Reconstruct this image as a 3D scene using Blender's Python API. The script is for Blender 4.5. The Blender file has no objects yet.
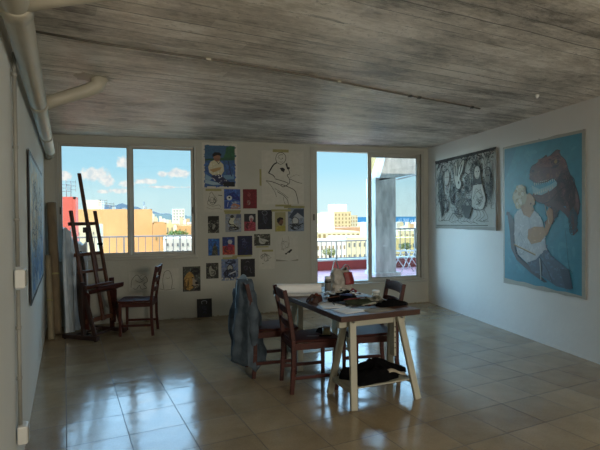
import bpy, math, random
from mathutils import Vector, Matrix
R=math.radians; PI=math.pi
sc=bpy.context.scene; COL=sc.collection
random.seed(7)

# ---------------------------------------------------------------- camera
CR=Vector((0.95689722,-0.29030471,-0.00841981)); CU=Vector((0.01266454,0.01274597,0.99983856)); CF=Vector((0.29015053,0.95684937,-0.01587316))
CAM=Vector((0,0,1.5)); FPX=481.84
cam=bpy.data.cameras.new('camera'); co=bpy.data.objects.new('camera',cam); COL.objects.link(co)
cam.sensor_width=36; cam.lens=FPX/600*36; cam.clip_end=60000; cam.clip_start=.02
M=Matrix.Identity(4)
for i in range(3):
    M[i][0]=CR[i]; M[i][1]=CU[i]; M[i][2]=-CF[i]; M[i][3]=CAM[i]
co.matrix_world=M; sc.camera=co
def at(x,y,Y):                       # world point seen at pixel x,y at world distance Y
    d=CF+CR*((x-300)/FPX)-CU*((y-225)/FPX)
    return CAM+d*(Y/d.y)

# ---------------------------------------------------------------- materials
def s2l(c): return c/12.92 if c<=.04045 else ((c+.055)/1.055)**2.4
def hx(h):
    h=h.lstrip('#'); return tuple(s2l(int(h[i:i+2],16)/255) for i in (0,2,4))
def new_mat(name):
    m=bpy.data.materials.new(name); m.use_nodes=True; nt=m.node_tree
    return m,nt,nt.nodes['Principled BSDF']
def mat(name,col,rough=.6,var=.12,scale=8,metal=0,bump=0,bscale=40,spec=.5,stretch=None,col2=None,coat=0,trans=0,alpha=1):
    m,nt,p=new_mat(name); N=nt.nodes; L=nt.links
    c=hx(col) if isinstance(col,str) else col
    c2=hx(col2) if col2 else tuple(v*(1-var*2) for v in c)
    tc=N.new('ShaderNodeTexCoord'); mp=N.new('ShaderNodeMapping'); L.new(tc.outputs['Object'],mp.inputs[0])
    if stretch: mp.inputs['Scale'].default_value=stretch
    n=N.new('ShaderNodeTexNoise'); n.inputs['Scale'].default_value=scale; n.inputs['Detail'].default_value=5
    L.new(mp.outputs[0],n.inputs['Vector'])
    r=N.new('ShaderNodeValToRGB'); r.color_ramp.elements[0].position=.35; r.color_ramp.elements[1].position=.65
    r.color_ramp.elements[0].color=(*c2,1); r.color_ramp.elements[1].color=(*c,1)
    L.new(n.outputs['Fac'],r.inputs[0]); L.new(r.outputs[0],p.inputs['Base Color'])
    p.inputs['Roughness'].default_value=rough; p.inputs['Metallic'].default_value=metal
    p.inputs['Specular IOR Level'].default_value=spec; p.inputs['Coat Weight'].default_value=coat
    p.inputs['Transmission Weight'].default_value=trans; p.inputs['Alpha'].default_value=alpha
    if bump:
        b=N.new('ShaderNodeBump'); b.inputs['Strength'].default_value=bump; b.inputs['Distance'].default_value=.01
        n2=N.new('ShaderNodeTexNoise'); n2.inputs['Scale'].default_value=bscale; n2.inputs['Detail'].default_value=6
        L.new(mp.outputs[0],n2.inputs['Vector']); L.new(n2.outputs['Fac'],b.inputs['Height']); L.new(b.outputs[0],p.inputs['Normal'])
    return m
def rotmap(nt,ang,off=(0,0,0)):
    tc=nt.nodes.new('ShaderNodeTexCoord'); mp=nt.nodes.new('ShaderNodeMapping')
    mp.inputs['Rotation'].default_value=(0,0,ang); mp.inputs['Location'].default_value=off
    nt.links.new(tc.outputs['Object'],mp.inputs[0]); return mp
def math_n(nt,op,a,b=None,c=None):
    n=nt.nodes.new('ShaderNodeMath'); n.operation=op
    for i,v in enumerate((a,b,c)):
        if v is None: continue
        if isinstance(v,(int,float)): n.inputs[i].default_value=v
        else: nt.links.new(v,n.inputs[i])
    return n.outputs[0]
GA=R(9.2)   # the tiles and the ceiling boards follow the left wall
def floor_mat():
    m,nt,p=new_mat('polished_tile'); N=nt.nodes; L=nt.links
    mp=rotmap(nt,-GA)
    sep=N.new('ShaderNodeSeparateXYZ'); L.new(mp.outputs[0],sep.inputs[0])
    T=.39
    u=math_n(nt,'DIVIDE',math_n(nt,'ADD',sep.outputs[0],.007+T*40),T); v=math_n(nt,'DIVIDE',math_n(nt,'ADD',sep.outputs[1],-3.51+T*40),T)
    fu=math_n(nt,'FRACT',u); fv=math_n(nt,'FRACT',v)
    du=math_n(nt,'ABSOLUTE',math_n(nt,'SUBTRACT',fu,.5)); dv=math_n(nt,'ABSOLUTE',math_n(nt,'SUBTRACT',fv,.5))
    g=math_n(nt,'GREATER_THAN',math_n(nt,'MAXIMUM',du,dv),.4935)
    iu=math_n(nt,'FLOOR',u); iv=math_n(nt,'FLOOR',v)
    cb=N.new('ShaderNodeCombineXYZ'); L.new(iu,cb.inputs[0]); L.new(iv,cb.inputs[1])
    wn=N.new('ShaderNodeTexWhiteNoise'); L.new(cb.outputs[0],wn.inputs['Vector'])
    no=N.new('ShaderNodeTexNoise'); no.inputs['Scale'].default_value=3.2; no.inputs['Detail'].default_value=8; no.inputs['Roughness'].default_value=.65; L.new(mp.outputs[0],no.inputs['Vector'])
    sp=N.new('ShaderNodeTexNoise'); sp.inputs['Scale'].default_value=90; sp.inputs['Detail'].default_value=3; L.new(mp.outputs[0],sp.inputs['Vector'])
    f=math_n(nt,'ADD',math_n(nt,'MULTIPLY',no.outputs['Fac'],.55),math_n(nt,'ADD',math_n(nt,'MULTIPLY',wn.outputs['Value'],.2),math_n(nt,'MULTIPLY',sp.outputs['Fac'],.25)))
    r=N.new('ShaderNodeValToRGB'); r.color_ramp.elements[0].position=.3; r.color_ramp.elements[1].position=.7
    r.color_ramp.elements[0].color=(*hx('#7d6c53'),1); r.color_ramp.elements[1].color=(*hx('#a3957b'),1); L.new(f,r.inputs[0])
    mx=N.new('ShaderNodeMixRGB'); L.new(g,mx.inputs[0]); L.new(r.outputs[0],mx.inputs[1]); mx.inputs[2].default_value=(*hx('#4a3f33'),1)
    L.new(mx.outputs[0],p.inputs['Base Color'])
    rg=math_n(nt,'ADD',math_n(nt,'MULTIPLY',no.outputs['Fac'],.14),math_n(nt,'MULTIPLY_ADD',g,.4,.075)); L.new(rg,p.inputs['Roughness'])
    # each tile lies with a tiny tilt of its own, and the polish is wavy
    w2=N.new('ShaderNodeTexWhiteNoise'); L.new(cb.outputs[0],w2.inputs['Vector'])
    sc2=N.new('ShaderNodeSeparateColor'); L.new(w2.outputs['Color'],sc2.inputs[0])
    tilt=math_n(nt,'ADD',math_n(nt,'MULTIPLY',fu,math_n(nt,'SUBTRACT',sc2.outputs[0],.5)),math_n(nt,'MULTIPLY',fv,math_n(nt,'SUBTRACT',sc2.outputs[1],.5)))
    wv=N.new('ShaderNodeTexNoise'); wv.inputs['Scale'].default_value=5.5; wv.inputs['Detail'].default_value=2; L.new(mp.outputs[0],wv.inputs['Vector'])
    h=math_n(nt,'ADD',math_n(nt,'MULTIPLY',tilt,.35),math_n(nt,'MULTIPLY_ADD',wv.outputs['Fac'],.32,math_n(nt,'MULTIPLY',g,-.25)))
    b=N.new('ShaderNodeBump'); b.inputs['Strength'].default_value=1; b.inputs['Distance'].default_value=.008; L.new(h,b.inputs['Height']); L.new(b.outputs[0],p.inputs['Normal'])
    p.inputs['Specular IOR Level'].default_value=.6
    return m
def ceil_mat():
    m,nt,p=new_mat('board_marked_concrete'); N=nt.nodes; L=nt.links
    mp=rotmap(nt,-GA-R(1.5))
    def noise(scale,detail,rough,stretch=None,w=0):
        n=N.new('ShaderNodeTexNoise'); n.inputs['Scale'].default_value=scale; n.inputs['Detail'].default_value=detail; n.inputs['Roughness'].default_value=rough; src=mp.outputs[0]
        if stretch: q=N.new('ShaderNodeMapping'); q.inputs['Scale'].default_value=stretch; q.inputs['Location'].default_value=(w,w*2,0); L.new(src,q.inputs[0]); src=q.outputs[0]
        n.inputs['Distortion'].default_value=.25; L.new(src,n.inputs['Vector']); return n.outputs['Fac']
    sep=N.new('ShaderNodeSeparateXYZ'); L.new(mp.outputs[0],sep.inputs[0])
    wob=noise(.8,3,.5)
    y=math_n(nt,'MULTIPLY_ADD',wob,.10,sep.outputs[1])
    def boards(width,length,jit):
        v=math_n(nt,'DIVIDE',math_n(nt,'ADD',y,20),width); fv=math_n(nt,'FRACT',v); iv=math_n(nt,'FLOOR',v)
        wn=N.new('ShaderNodeTexWhiteNoise'); wn.noise_dimensions='1D'; L.new(iv,wn.inputs['W'])
        u=math_n(nt,'ADD',math_n(nt,'DIVIDE',math_n(nt,'ADD',sep.outputs[0],20),length),math_n(nt,'MULTIPLY',wn.outputs['Value'],jit)); iu=math_n(nt,'FLOOR',u)
        cb=N.new('ShaderNodeCombineXYZ'); L.new(iu,cb.inputs[0]); L.new(iv,cb.inputs[1])
        w2=N.new('ShaderNodeTexWhiteNoise'); L.new(cb.outputs[0],w2.inputs['Vector'])
        e=math_n(nt,'ABSOLUTE',math_n(nt,'SUBTRACT',fv,.5)); return e,w2.outputs['Value'],wn.outputs['Value']
    e,bv,rv=boards(.14,2.3,3.7)
    big=noise(1.1,4,.55,(1,1.6,1)); mid=noise(3.2,8,.7,(1,3.2,1),3); fine=noise(14,8,.75,(1,2.2,1),5); line=noise(1.0,6,.6,(1,34,1),7); pit=noise(26,4,.6,(1,1.8,1),9)
    # broken dark joints and pitting
    jm=math_n(nt,'GREATER_THAN',math_n(nt,'MULTIPLY_ADD',rv,.30,mid),.66)
    gap=math_n(nt,'MULTIPLY',math_n(nt,'GREATER_THAN',e,.458),jm)
    crack=math_n(nt,'GREATER_THAN',line,.635)
    pits=math_n(nt,'MULTIPLY',math_n(nt,'GREATER_THAN',pit,.62),math_n(nt,'GREATER_THAN',mid,.5))
    f=math_n(nt,'ADD',math_n(nt,'MULTIPLY',big,.42),math_n(nt,'ADD',math_n(nt,'MULTIPLY',mid,.40),math_n(nt,'ADD',math_n(nt,'MULTIPLY',bv,.07),math_n(nt,'ADD',math_n(nt,'MULTIPLY',fine,.24),math_n(nt,'MULTIPLY',line,.10)))))
    r=N.new('ShaderNodeValToRGB'); q=r.color_ramp.elements
    q[0].position=.50; q[0].color=(*hx('#827b70'),1); q[1].position=.70; q[1].color=(*hx('#f8f3ea'),1)
    k=q.new(.57); k.color=(*hx('#c0b9ad'),1); k=q.new(.64); k.color=(*hx('#dfd8cc'),1)
    L.new(f,r.inputs[0])
    dk=math_n(nt,'MINIMUM',math_n(nt,'ADD',math_n(nt,'MULTIPLY',gap,.72),math_n(nt,'ADD',math_n(nt,'MULTIPLY',crack,.5),math_n(nt,'MULTIPLY',pits,.35))),.75)
    mx=N.new('ShaderNodeMixRGB'); L.new(dk,mx.inputs[0]); L.new(r.outputs[0],mx.inputs[1]); mx.inputs[2].default_value=(*hx('#37322c'),1)
    L.new(mx.outputs[0],p.inputs['Base Color'])
    h=math_n(nt,'ADD',math_n(nt,'MULTIPLY',mid,1.0),math_n(nt,'ADD',math_n(nt,'MULTIPLY',bv,.45),math_n(nt,'ADD',math_n(nt,'MULTIPLY',gap,-.6),math_n(nt,'ADD',math_n(nt,'MULTIPLY',fine,.55),math_n(nt,'ADD',math_n(nt,'MULTIPLY',pits,-.3),math_n(nt,'MULTIPLY',line,.5))))))
    b=N.new('ShaderNodeBump'); b.inputs['Strength'].default_value=.85; b.inputs['Distance'].default_value=.03; L.new(h,b.inputs['Height']); L.new(b.outputs[0],p.inputs['Normal'])
    p.inputs['Roughness'].default_value=.42; p.inputs['Specular IOR Level'].default_value=.6
    return m
def paint_mat(name='paint_on_sheet',rough=.7):
    m,nt,p=new_mat(name); N=nt.nodes; L=nt.links
    a=N.new('ShaderNodeAttribute'); a.attribute_name='Col'
    tc=N.new('ShaderNodeTexCoord'); n=N.new('ShaderNodeTexNoise'); n.inputs['Scale'].default_value=18; n.inputs['Detail'].default_value=5; L.new(tc.outputs['Object'],n.inputs['Vector'])
    mr=N.new('ShaderNodeMapRange'); mr.inputs[3].default_value=.64; mr.inputs[4].default_value=.86; L.new(n.outputs['Fac'],mr.inputs[0])
    vm=N.new('ShaderNodeVectorMath'); vm.operation='SCALE'; L.new(a.outputs['Color'],vm.inputs[0]); L.new(mr.outputs[0],vm.inputs['Scale'])
    L.new(vm.outputs[0],p.inputs['Base Color']); p.inputs['Roughness'].default_value=rough
    return m
def glass_mat():
    m=bpy.data.materials.new('window_glass'); m.use_nodes=True; nt=m.node_tree; N=nt.nodes; L=nt.links
    N.remove(N['Principled BSDF']); o=N['Material Output']
    t=N.new('ShaderNodeBsdfTransparent'); t.inputs[0].default_value=(1,1,1,1)
    g=N.new('ShaderNodeBsdfGlossy'); g.inputs['Roughness'].default_value=.02
    fr=N.new('ShaderNodeFresnel'); fr.inputs[0].default_value=1.45
    nz=N.new('ShaderNodeTexNoise'); nz.inputs['Scale'].default_value=6; tc=N.new('ShaderNodeTexCoord'); L.new(tc.outputs['Object'],nz.inputs['Vector'])
    tr=N.new('ShaderNodeValToRGB'); tr.color_ramp.elements[0].color=(.965,.975,.975,1); tr.color_ramp.elements[1].color=(.985,.99,.99,1); L.new(nz.outputs['Fac'],tr.inputs[0]); L.new(tr.outputs[0],t.inputs[0])
    mx=N.new('ShaderNodeMixShader'); L.new(fr.outputs[0],mx.inputs[0]); L.new(t.outputs[0],mx.inputs[1]); L.new(g.outputs[0],mx.inputs[2]); L.new(mx.outputs[0],o.inputs[0])
    return m
WALL=mat('white_wall_paint','#d2d3cd',.75,.03,1.3,bump=.25,bscale=22)
WALLR=mat('white_wall_paint_right','#dcdcd8',.7,.03,1.3,bump=.25,bscale=14)
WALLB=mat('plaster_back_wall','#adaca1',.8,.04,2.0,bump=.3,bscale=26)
ALU=mat('grey_aluminium','#a3a298',.45,.04,3,metal=.0)
ALUD=mat('dark_gasket','#3c3c3a',.6)
GLASS=glass_mat(); FLOOR=floor_mat(); CEIL=ceil_mat(); ART=paint_mat(); ARTG=paint_mat('painted_canvas',.5)
PIPE=mat('painted_pipe','#b3ad9c',.5,.05,5,bump=.15,bscale=30)
CONDUIT=mat('plastic_conduit','#8f8e86',.5,.03)
REDWOOD=mat('red_brown_wood','#40180f',.5,.2,3,stretch=(1,1,12),spec=.3)
SEATW=mat('seat_wood','#3d160e',.6,.15,6,stretch=(1,9,1),spec=.18)
EASELW=mat('varnished_easel_wood','#55301a',.45,.25,4,stretch=(6,6,1))
EASELD=mat('dark_easel_wood','#34201a',.5,.25,4)
WHITEW=mat('white_painted_wood','#a9a797',.5,.06,5)
TOPW=mat('table_top_wood','#5c3a28',.5,.2,5,stretch=(9,1,1)); TOPE=mat('table_edge_wood','#3d2114',.45,.15,5)
DENIM=mat('denim','#5b6670',.95,.18,7,bump=.35,bscale=160,col2='#3a444d',spec=.1); DENIML=mat('denim_lining','#8ea4b5',.9,.1,9)
BLACKF=mat('black_cloth','#0b0b0d',.95,.2,8,bump=.4,bscale=50,spec=.1); CREAMF=mat('cream_cloth','#a59c8a',.9,.2,8)
PLASTW=mat('white_plastic','#d8d8d4',.35,.04); PLASTG=mat('grey_plastic','#6d6c66',.45)
BAGW=mat('thin_white_plastic_bag','#9c9890',.4,.12,12,bump=.8,bscale=35,trans=.0)
REDP=mat('red_print','#7e141a',.5,.15,12)
PAPERM=mat('white_paper','#e3e6e8',.7,.02)
WRAP=mat('pale_plastic_wrap','#cfdae2',.4,.12,6,stretch=(3,3,.6),bump=.6,bscale=9,col2='#a9b8c4')
KRAFT=mat('brown_kraft','#7a6a52',.8,.12,5,stretch=(4,4,.7)); KRAFTD=mat('dark_cardboard','#4a3c2e',.85,.2,5)
METAL=mat('steel','#8d8e8f',.35,.05,metal=.9); BROWNL=mat('brown_leather','#3c1d12',.6,.3,14,bump=.4,bscale=60)
TAPE=mat('masking_tape','#8f8a5c',.7,.08); GREENP=mat('green_plastic','#3f4f2a',.5); TERRA=mat('rust_brown','#6d4a2a',.5)
CONC=mat('raw_concrete','#d5d3cc',.85,.12,3,stretch=(3,3,.8),bump=.4,bscale=18,col2='#a9a8a2')
CREAM=mat('cream_paint','#e6d5a0',.8,.06); TERR=mat('pink_terrace_tile','#d18d8f',.6,.08,4); TERRD=mat('red_parapet','#a5453c',.7,.1,4)
RAIL=mat('grey_railing_paint','#8b8c88',.5,.05)

# ---------------------------------------------------------------- mesh builder
class MB:
    def __init__(s): s.v=[]; s.f=[]; s.m=[]; s.c=[]; s.mi=0; s.col=None; s.sm=[]; s.smooth=False
    def add(s,vs,fs,xf=None):
        o=len(s.v)
        for p in vs:
            p=Vector(p); s.v.append(xf@p if xf else p)
        for f in fs: s.f.append([o+i for i in f]); s.m.append(s.mi); s.c.append(s.col); s.sm.append(s.smooth)
    def box(s,c,d,xf=None,taper=None):
        x,y,z=c; a,b,h=d[0]/2,d[1]/2,d[2]/2; t=taper or 1
        vs=[(x-a,y-b,z-h),(x+a,y-b,z-h),(x+a,y+b,z-h),(x-a,y+b,z-h),(x-a*t,y-b*t,z+h),(x+a*t,y-b*t,z+h),(x+a*t,y+b*t,z+h),(x-a*t,y+b*t,z+h)]
        s.add(vs,[(0,3,2,1),(4,5,6,7),(0,1,5,4),(1,2,6,5),(2,3,7,6),(3,0,4,7)],xf)
    def bar(s,p,q,w,h,up=(0,0,1),w2=None,h2=None):      # rectangular bar p->q; w across, h along 'up'
        p=Vector(p);q=Vector(q);d=(q-p).normalized();a=d.cross(Vector(up)).normalized();b=a.cross(d).normalized()
        w2=w2 or w;h2=h2 or h; vs=[]
        for P,W,H in((p,w,h),(q,w2,h2)):
            vs+= [P-a*W/2-b*H/2,P+a*W/2-b*H/2,P+a*W/2+b*H/2,P-a*W/2+b*H/2]
        s.add(vs,[(0,3,2,1),(4,5,6,7),(0,1,5,4),(1,2,6,5),(2,3,7,6),(3,0,4,7)])
    def tube(s,pts,r,n=10,cap=True):
        pts=[Vector(p) for p in pts]; rs=r if isinstance(r,(list,tuple)) else [r]*len(pts)
        rings=[];prev=None
        for i,p in enumerate(pts):
            d=(pts[min(i+1,len(pts)-1)]-pts[max(i-1,0)]).normalized()
            if prev is None:
                a=d.cross(Vector((0,0,1)));
                if a.length<.1: a=d.cross(Vector((1,0,0)))
            else: a=prev-d*prev.dot(d)
            a.normalize(); prev=a; b=d.cross(a)
            rings.append([p+(a*math.cos(2*PI*k/n)+b*math.sin(2*PI*k/n))*rs[i] for k in range(n)])
        vs=[v for g in rings for v in g]; fs=[]
        for i in range(len(rings)-1):
            for k in range(n): fs.append((i*n+k,i*n+(k+1)%n,(i+1)*n+(k+1)%n,(i+1)*n+k))
        if cap: fs.append(tuple(range(n))[::-1]); fs.append(tuple((len(rings)-1)*n+k for k in range(n)))
        old=s.smooth; s.smooth=True; s.add(vs,fs); s.smooth=old
    def lathe(s,prof,c=(0,0,0),n=20,xf=None):
        vs=[];fs=[]
        for r,z in prof:
            for k in range(n): vs.append((c[0]+r*math.cos(2*PI*k/n),c[1]+r*math.sin(2*PI*k/n),c[2]+z))
        for i in range(len(prof)-1):
            for k in range(n): fs.append((i*n+k,i*n+(k+1)%n,(i+1)*n+(k+1)%n,(i+1)*n+k))
        fs.append(tuple(range(n))[::-1]); fs.append(tuple((len(prof)-1)*n+k for k in range(n)))
        old=s.smooth; s.smooth=True; s.add(vs,fs,xf); s.smooth=old
    def prism(s,poly,o,a,b,n):     # polygon in plane a,b extruded along n
        o=Vector(o);a=Vector(a);b=Vector(b);n=Vector(n);k=len(poly)
        vs=[o+a*x+b*y for x,y in poly]+[o+a*x+b*y+n for x,y in poly]
        s.add(vs,[tuple(range(k))[::-1],tuple(range(k,2*k))]+[(i,(i+1)%k,k+(i+1)%k,k+i) for i in range(k)])
    def grid(s,fn,nu,nv,thick=None):
        vs=[fn(i/nu,j/nv) for j in range(nv+1) for i in range(nu+1)]
        fs=[(j*(nu+1)+i,j*(nu+1)+i+1,(j+1)*(nu+1)+i+1,(j+1)*(nu+1)+i) for j in range(nv) for i in range(nu)]
        old=s.smooth; s.smooth=True; s.add(vs,fs); s.smooth=old
    def build(s,name,mats,parent=None,origin=None,bevel=0,solid=0,sub=0):
        if not isinstance(mats,(list,tuple)): mats=[mats]
        if parent is not None: org=parent.matrix_world.translation if False else Vector((0,0,0))
        org=Vector(origin) if origin is not None else Vector((0,0,0))
        me=bpy.data.meshes.new(name); me.from_pydata([tuple(v-org) for v in s.v],[],s.f); me.validate(clean_customdata=False)
        for m in mats: me.materials.append(m)
        if len(me.polygons)==len(s.f):
            for i,p in enumerate(me.polygons): p.material_index=s.m[i]; p.use_smooth=s.sm[i]
            if any(c is not None for c in s.c):
                ca=me.color_attributes.new('Col','FLOAT_COLOR','CORNER'); li=0
                for i,p in enumerate(me.polygons):
                    c=s.c[i] or (1,1,1)
                    for l in p.loop_indices: ca.data[l].color=(*c,1)
        me.update()
        o=bpy.data.objects.new(name,me); COL.objects.link(o)
        if origin is not None: o.location=org
        if parent is not None: o.parent=parent
        if bevel:
            b=o.modifiers.new('bevel','BEVEL'); b.width=bevel; b.segments=2; b.limit_method='ANGLE'
        if solid:
            b=o.modifiers.new('solid','SOLIDIFY'); b.thickness=solid; b.offset=0
        if sub:
            b=o.modifiers.new('sub','SUBSURF'); b.levels=sub; b.render_levels=sub
        return o
def tag(o,label=None,cat=None,group=None,kind=None):
    if label: o['label']=label
    if cat: o['category']=cat
    if group: o['group']=group
    if kind: o['kind']=kind
    return o
def thing(name,label,cat,loc=(0,0,0),rz=0,group=None):
    o=bpy.data.objects.new(name,None); COL.objects.link(o); o.location=loc; o.rotation_euler=(0,0,rz); o.empty_display_size=.1
    return tag(o,label,cat,group)
def copy_tree(o,parent=None):
    c=o.copy(); COL.objects.link(c)
    if parent: c.parent=parent
    for ch in [x for x in bpy.data.objects if x.parent==o]: copy_tree(ch,c)
    return c
def B1(c,d,name,m,parent=None,bevel=0,**k):
    b=MB(); b.box(c,d); return b.build(name,m,parent,bevel=bevel,**k)

# ---------------------------------------------------------------- room shell
D=7.4; H=2.68; XR=4.585; AR=R(5.04)
LA=R(9.07); LP=Vector((-1.337,6.756,0)); LU=Vector((-math.sin(LA),math.cos(LA),0)); LN=Vector((math.cos(LA),math.sin(LA),0))  # left wall
def lw(s,off=0,z=0): return LP+LU*s+LN*off+Vector((0,0,z))     # s along the left wall, towards the windows
RU=Vector((-math.sin(AR),-math.cos(AR),0)); RN=Vector((-math.cos(AR),math.sin(AR),0)); RP=Vector((XR,D,0))
def rw(s,off=0,z=0): return RP+RU*s+RN*off+Vector((0,0,z))
YN=-3.2
def xl(y): return LP.x-math.tan(LA)*(y-LP.y)
def xr(y): return XR+math.tan(AR)*(y-D)
def structure(o,label): o['kind']='structure'; o['label']=label; return o
b=MB(); b.prism([(xl(YN)-.3,YN-.3),(xr(YN)+.3,YN-.3),(XR+.3,D+.25),(xl(D)-.3,D+.25)],(0,0,-.2),(1,0,0),(0,1,0),(0,0,.2))
structure(b.build('floor',FLOOR),'polished beige square floor tiles')
b=MB(); b.prism([(xl(YN)-.3,YN-.3),(xr(YN)+.3,YN-.3),(XR+.3,D+.25),(xl(D)-.3,D+.25)],(0,0,H),(1,0,0),(0,1,0),(0,0,.3))
structure(b.build('ceiling',CEIL),'board marked concrete ceiling')
b=MB(); b.prism([(xl(YN)-.02,YN),(xl(D),D),(xl(D)-.25,D),(xl(YN)-.25,YN)],(0,0,0),(1,0,0),(0,1,0),(0,0,H))
structure(b.build('wall_left',WALL),'pale wall on the left')
b=MB(); b.prism([(xr(YN),YN),(xr(YN)+.25,YN),(XR+.25,D),(XR,D)],(0,0,0),(1,0,0),(0,1,0),(0,0,H))
structure(b.build('wall_right',WALLR),'white wall on the right')
b=MB()
x0,x1=xl(YN)-.25,xr(YN)+.25
b.box(((x0+x1)/2,YN-.125,H/2),(x1-x0,.25,H))
structure(b.build('wall_front',WALL),'wall behind the camera')
# openings of the window wall
WX0,WX1,WZ0,WZ1=-1.305,.625,.925,2.60
DX0,DX1,DZ0,DZ1=2.42,4.50,.40,2.64
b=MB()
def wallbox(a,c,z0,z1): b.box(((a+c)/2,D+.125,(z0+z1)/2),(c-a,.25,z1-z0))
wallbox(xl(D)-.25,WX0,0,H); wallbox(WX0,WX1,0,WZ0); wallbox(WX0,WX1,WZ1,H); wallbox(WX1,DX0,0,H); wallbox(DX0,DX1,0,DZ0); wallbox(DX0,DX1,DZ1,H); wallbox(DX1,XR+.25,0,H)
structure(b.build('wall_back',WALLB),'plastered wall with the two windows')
# crumbly plaster line where the back wall meets the floor
rnd=random.Random(3); b=MB()
for i in range(60):
    x=-.1+i*.085; h=rnd.uniform(.003,.016); b.box((x,D-.005,h/2),(rnd.uniform(.03,.08),rnd.uniform(.01,.03),h))
b_=b.build('trim_1',mat('crumbled_plaster','#8c8471',.9)); structure(b_,'crumbled plaster at the foot of the wall')

def ring(mb,x0,x1,z0,z1,w,y0,y1,wb=None,wt=None):
    wb=wb or w; wt=wt or w; yc=(y0+y1)/2; dy=y1-y0
    mb.box(((x0+w/2),yc,(z0+z1)/2),(w,dy,z1-z0)); mb.box(((x1-w/2),yc,(z0+z1)/2),(w,dy,z1-z0))
    mb.box(((x0+x1)/2,yc,z0+wb/2),(x1-x0-2*w,dy,wb)); mb.box(((x0+x1)/2,yc,z1-wt/2),(x1-x0-2*w,dy,wt))
# window_1, the left one: two sashes closed
b=MB(); ring(b,WX0,WX1,WZ0,WZ1,.035,D-.012,D+.09)
w1=structure(b.build('window_1',ALU,bevel=.003),'left aluminium sliding window over the easel')
def sash(x0,x1,z0,z1,y,parent,st=.048,r0=.05,r1=.04):
    b=MB(); ring(b,x0,x1,z0,z1,st,y,y+.03,r0,r1); s=b.build('sash',ALU,parent,bevel=.002)
    g=MB(); g.box(((x0+x1)/2,y+.015,(z0+z1)/2),(x1-x0-2*st+.01,.004,z1-z0-r0-r1+.01)); g.build('pane',GLASS,s)
    b=MB(); ring(b,x0+st-.006,x1-st+.006,z0+r0-.006,z1-r1+.006,.006,y-.001,y+.004); b.build('gasket',ALUD,s)
    return s
sash(WX0+.035,-.318,WZ0+.035,WZ1-.035,D+.008,w1)
sash(-.324,WX1-.035,WZ0+.035,WZ1-.04,D+.045,w1)
B1((WX1-.06,D+.04,1.62),(.014,.02,.10),'latch',ALUD,w1,.002); B1((WX0+.06,D+.002,1.62),(.014,.02,.10),'latch',ALUD,w1,.002)
b=MB(); b.box(((WX0+WX1)/2,D-.02,WZ0-.012),(WX1-WX0+.02,.05,.024)); b.build('sill',ALU,w1,bevel=.003)
# window_2, the terrace door: left half slid open over the right half
b=MB(); ring(b,DX0,DX1,DZ0,DZ1,.06,D-.012,D+.10,.035,.068)
b.box((DX0+.09,D+.05,(DZ0+DZ1)/2),(.065,.08,DZ1-DZ0-.08))
w2=structure(b.build('window_2',ALU,bevel=.003),'terrace sliding door half open with a high sill')
sash(3.443,4.43,DZ0+.03,DZ1-.05,D+.012,w2,.066,.045,.085)
sash(3.46,4.445,DZ0+.03,DZ1-.05,D+.052,w2,.058,.045,.085)
B1((3.458,D+.006,1.45),(.012,.012,.12),'latch',ALUD,w2,.002); B1((2.475,D-.016,1.5),(.02,.016,.10),'latch',ALUD,w2,.002)
b=MB(); b.box(((DX0+DX1)/2,D-.03,DZ0-.015),(DX1-DX0+.04,.09,.03)); b.build('sill',ALU,w2,bevel=.003)
# faint trim: a patch of plaster line across the back wall and blind box line
structure(B1(((WX1+DX0)/2+.02,D-.003,H-.012),(DX0-WX1-.1,.006,.02),'trim_2',WALLB),'thin plaster ridge under the ceiling')

# ---------------------------------------------------------------- drain pipe and conduit on the left wall
def pz(s,off=.078,z=2.41): return lw(s,off,z)
pt=thing('drain_pipe','thick painted drain pipe running along the top of the left wall','pipe',lw(0))
pt.location=(0,0,0)
b=MB(); b.tube([pz(-9.2),pz(.45)],.061,20); b.build('pipe_run',PIPE,pt)
for s in (-4.50,-2.55,-.9):
    b=MB(); b.tube([pz(s-.06),pz(s-.055),pz(s+.055),pz(s+.06)],[.062,.068,.068,.062],20); b.build('coupling',PIPE,pt)
b=MB(); b.tube([pz(.36),pz(.48),lw(.56,.06,2.37)],[.066,.066,.058],18); b.build('elbow',PIPE,pt)
for s,l in ((-4.56,.52),(-2.50,.40)):
    p=pz(s); q=p+LN*l
    b=MB(); b.tube([p,p+LN*.3*l+Vector((0,0,.055)),q-LN*.05+Vector((0,0,.155)),q+LN*.03+Vector((0,0,.20)),q+LN*.045+Vector((0,0,.275))],[.055,.052,.054,.060,.075],18)
    b.build('branch',PIPE,pt)
    b=MB(); b.smooth=True
    q2=q+LN*.03; n=22; vs=[Vector((q2.x,q2.y,H-.02))]
    for k in range(n):
        a=2*PI*k/n; rr=.10+.06*rnd.random()+(.06 if math.cos(a)<-.3 else 0); vs.append(Vector((q2.x+rr*math.cos(a),q2.y+rr*math.sin(a)*.8,H+.001)))
    b.add(vs,[(0,k+1,(k+1)%n+1) for k in range(n)]); b.build('plaster_patch',PIPE,pt)
cd=thing('wall_conduit','thin vertical plastic conduit on the left wall joining two boxes','conduit',lw(-3.62))
cd.location=(0,0,0)
S=-3.80
b=MB(); b.tube([lw(S,.013,.35),lw(S,.013,1.11)],.011,10); b.tube([lw(S,.013,1.24),lw(S,.013,2.42)],.011,10); b.build('tube',CONDUIT,cd)
for z in (.62,.9,1.5,1.9,2.3): b=MB(); b.tube([lw(S,.012,z-.008),lw(S,.012,z+.008)],.0145,10); b.build('clip',CONDUIT,cd)
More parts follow.
